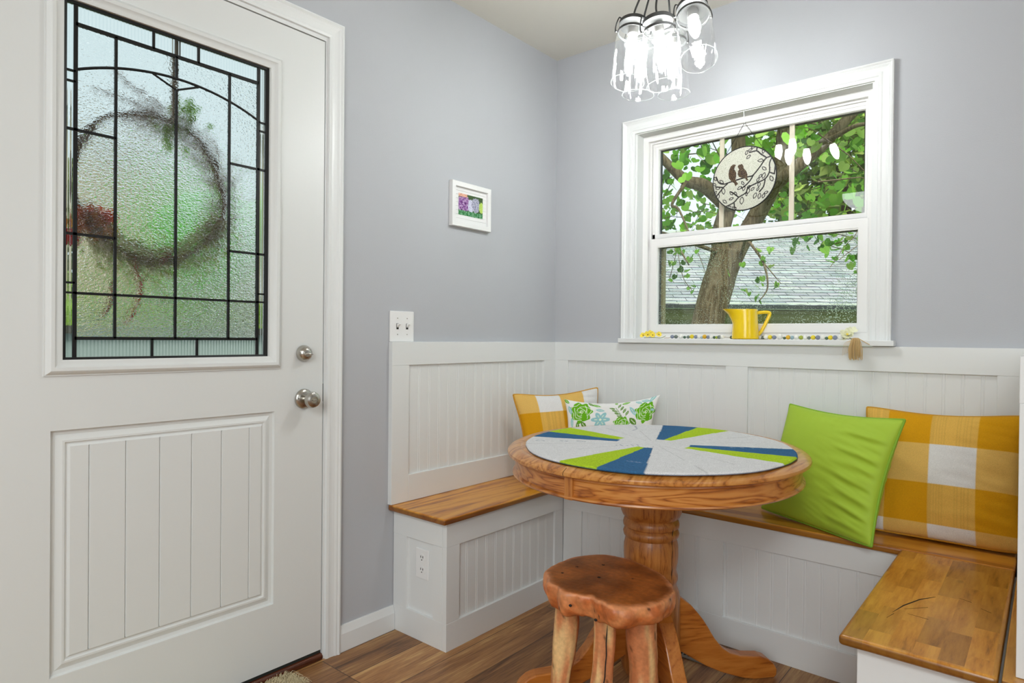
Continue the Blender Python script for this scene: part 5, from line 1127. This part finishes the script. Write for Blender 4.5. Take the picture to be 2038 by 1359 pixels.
# the old tree outside the window
tr = empty('tree', (-.22, 2.24, -.7), 'mature tree with a forked leaning trunk just outside the window', 'tree')
TK = MB()
TK.tube(cr([(-.30, 2.16, -.75), (-.26, 2.20, .3), (-.215, 2.245, 1.0), (-.165, 2.29, 1.35), (-.095, 2.35, 1.68), (-.08, 2.36, 1.78)], 6), [.150]*6+[.128]*8+[.122]*8+[.118]*9, 18)
TK.build('trunk', bark, tr, smooth='all')
def limb(pts, r0, r1, n=10): P = cr(pts, 6); return MB().tube(P, [lerp(r0, r1, i/(len(P)-1)) for i in range(len(P))], n)
LB = [([(-.10, 2.35, 1.62), (-.12, 2.33, 1.89), (-.07, 2.38, 2.16), (-.02, 2.42, 2.44), (-.05, 2.40, 2.9), (-.2, 2.3, 3.6)], .075, .045), ([(-.08, 2.36, 1.60), (.00, 2.43, 1.83), (.17, 2.58, 2.24), (.24, 2.64, 2.50), (.27, 2.66, 2.80), (.5, 2.8, 3.4)], .078, .045),
      ([(-.06, 2.38, 2.10), (-.14, 2.08, 2.23), (-.24, 1.98, 2.27), (-.34, 1.90, 2.38), (-.5, 1.75, 2.6)], .060, .025), ([(.17, 2.57, 2.22), (.36, 2.20, 2.22), (.50, 2.18, 2.31), (.63, 2.28, 2.45), (.76, 2.40, 2.64), (.98, 2.6, 2.95)], .055, .03),
      ([(.60, 2.22, 2.44), (.75, 2.05, 2.42), (.95, 1.95, 2.44), (1.15, 1.9, 2.3)], .022, .008), ([(-.24, 1.98, 2.27), (-.22, 1.7, 2.05), (-.05, 1.45, 1.95), (.1, 1.3, 1.75)], .014, .005), ([(.27, 2.65, 2.75), (.1, 2.1, 2.9), (.2, 1.6, 2.7)], .03, .012),
      ([(-.1, 2.3, 1.75), (-.3, 1.7, 1.85), (-.1, 1.2, 1.75), (.2, .9, 1.62), (.30, .86, 1.50)], .016, .004), ([(.02, 2.4, 1.75), (.35, 1.6, 1.75), (.52, 1.15, 1.66), (.62, 1.12, 1.52), (.64, 1.14, 1.38), (.60, 1.12, 1.30)], .012, .003), ([(.62, 1.12, 1.52), (.70, 1.18, 1.40)], .004, .002)]
for p_, a, b in LB: limb(p_, a, b).build('branch', bark, tr, smooth='all')
q_ = random.Random(21); tws = MB(); vs = []; fs = []; cc = []
GL = [srgb(136, 196, 60)[:3], srgb(110, 176, 48)[:3], srgb(160, 212, 86)[:3], srgb(92, 146, 44)[:3], srgb(174, 206, 100)[:3]]
def heart(p, L, nrm, col):
    nrm = nrm.normalized(); t = Vector((q_.uniform(-1, 1), q_.uniform(-1, 1), -1.1)); t = (t-nrm*t.dot(nrm)).normalized(); w = nrm.cross(t); i = len(vs)
    O2 = [(-.34, 0), (-.50, .26), (-.34, .52), (.02, .56), (.34, .36), (.54, 0), (.34, -.36), (.02, -.56), (-.34, -.52), (-.50, -.26)]
    for a, b in O2: vs.append(p+t*a*L+w*b*L+nrm*abs(b)*L*.10)
    fs.append(tuple(range(i, i+6))); fs.append((i+5, i+6, i+7, i+8, i+9, i)); cc.extend([col]*10)
def leaf_at(p, L, k=1):
    n_ = Vector((q_.uniform(-1, 1), q_.uniform(-1.4, .2), q_.uniform(-.6, 1))); heart(p, L, n_, np.array(q_.choice(GL))*q_.uniform(.55, 1.3)*k)
# crown above and around the window view: clustered leaves on fine twigs
cl = []
for k in range(950):
    x = q_.uniform(-2.6, 3.2); y = q_.uniform(1.3, 4.6); z = q_.uniform(1.95, 4.4)
    if noise.noise((x*1.1, y*1.1, z*1.3+5)) < -.16: continue
    if z < 2.22 and x < .1: continue
    cl.append(Vector((x, y, z)))
for c in cl:
    d = Vector((q_.uniform(-1, 1), q_.uniform(-1, 1), q_.uniform(-.7, .3))).normalized(); L = q_.uniform(.25, .55)
    tws.tube([c-d*L*.5, c+Vector((0, 0, .03)), c+d*L*.5], [.005, .0035, .0015], 4, caps=False)
    for j in range(q_.randint(8, 13)): leaf_at(c+d*q_.uniform(-.5, .5)*L+Vector((q_.uniform(-.11, .11), q_.uniform(-.11, .11), q_.uniform(-.12, .06))), q_.uniform(.048, .088))
# near drooping sprays low in the view
for (x, y, z), n_, s in (((.20, .84, 1.55), 7, .05), ((.27, .86, 1.48), 7, .05), ((.18, .80, 1.46), 6, .05), ((.31, .88, 1.56), 4, .03), ((.24, .84, 1.60), 6, .05), ((.12, .8, 1.40), 5, .05), ((.30, .90, 1.38), 3, .03), ((.60, 1.12, 1.585), 2, .012), ((.655, 1.15, 1.585), 2, .012), ((.61, 1.12, 1.525), 3, .018), ((.66, 1.15, 1.50), 1, .01), ((.60, 1.12, 1.41), 4, .026),
                         ((.70, 1.18, 1.405), 4, .026), ((.55, 1.07, 1.345), 3, .02), ((.60, 1.11, 1.31), 3, .018), ((.535, 1.05, 1.50), 2, .012), ((.47, 1.0, 1.46), 2, .012), ((.93, 1.38, 1.68), 4, .03), ((.98, 1.43, 1.64), 2, .02), ((1.03, 1.46, 1.45), 4, .03)):
    for j in range(n_): leaf_at(Vector((x, y, z))+Vector((q_.uniform(-s, s), q_.uniform(-s, s), q_.uniform(-s, s))), q_.uniform(.026, .038), .8)
for p_ in ([(1.0, 1.9, 2.1), (1.02, 1.5, 1.72), (.97, 1.43, 1.62), (.90, 1.40, 1.50)], [(1.25, 1.7, 1.9), (1.06, 1.5, 1.66), (.94, 1.42, 1.54)], [(1.25, 1.6, 1.62), (1.08, 1.48, 1.56), (1.02, 1.45, 1.47)], [(.1, 1.2, 1.75), (.24, .84, 1.6), (.20, .82, 1.42)], [(.2, 1.0, 1.75), (.33, .9, 1.58), (.38, .95, 1.40)], [(.1, 1.1, 1.7), (.25, .88, 1.45), (.30, .9, 1.36)]):
    tws.tube(cr(p_, 5), .0022, 4)
MB().add(vs, fs).build('foliage', leafm_, tr, colors=np.clip(np.array(cc), 0, .9)); tws.build('twigs', bark, tr)
# trees beyond the neighbour's roof
for i, (x, y, z, rx, rz, n_, lab) in enumerate(((-2.2, 15.5, 5.6, 2.6, 2.6, 3600, 'tall green tree behind the middle of the neighbouring roof'), (1.2, 16.0, 4.6, 2.4, 2.5, 3400, 'olive green tree behind the right part of the neighbouring roof'), (3.6, 13.5, 4.6, 1.8, 2.4, 2600, 'olive green tree furthest right behind the neighbouring roof'))):
    blob_bush('tree', lab, 'tree', (x, y, z), rx, rx*.7, rz, n_, .30, G2 if i > 1 else G1+G2, 30+i, .2, group='trees beyond the neighbouring roof', hollow=.2)
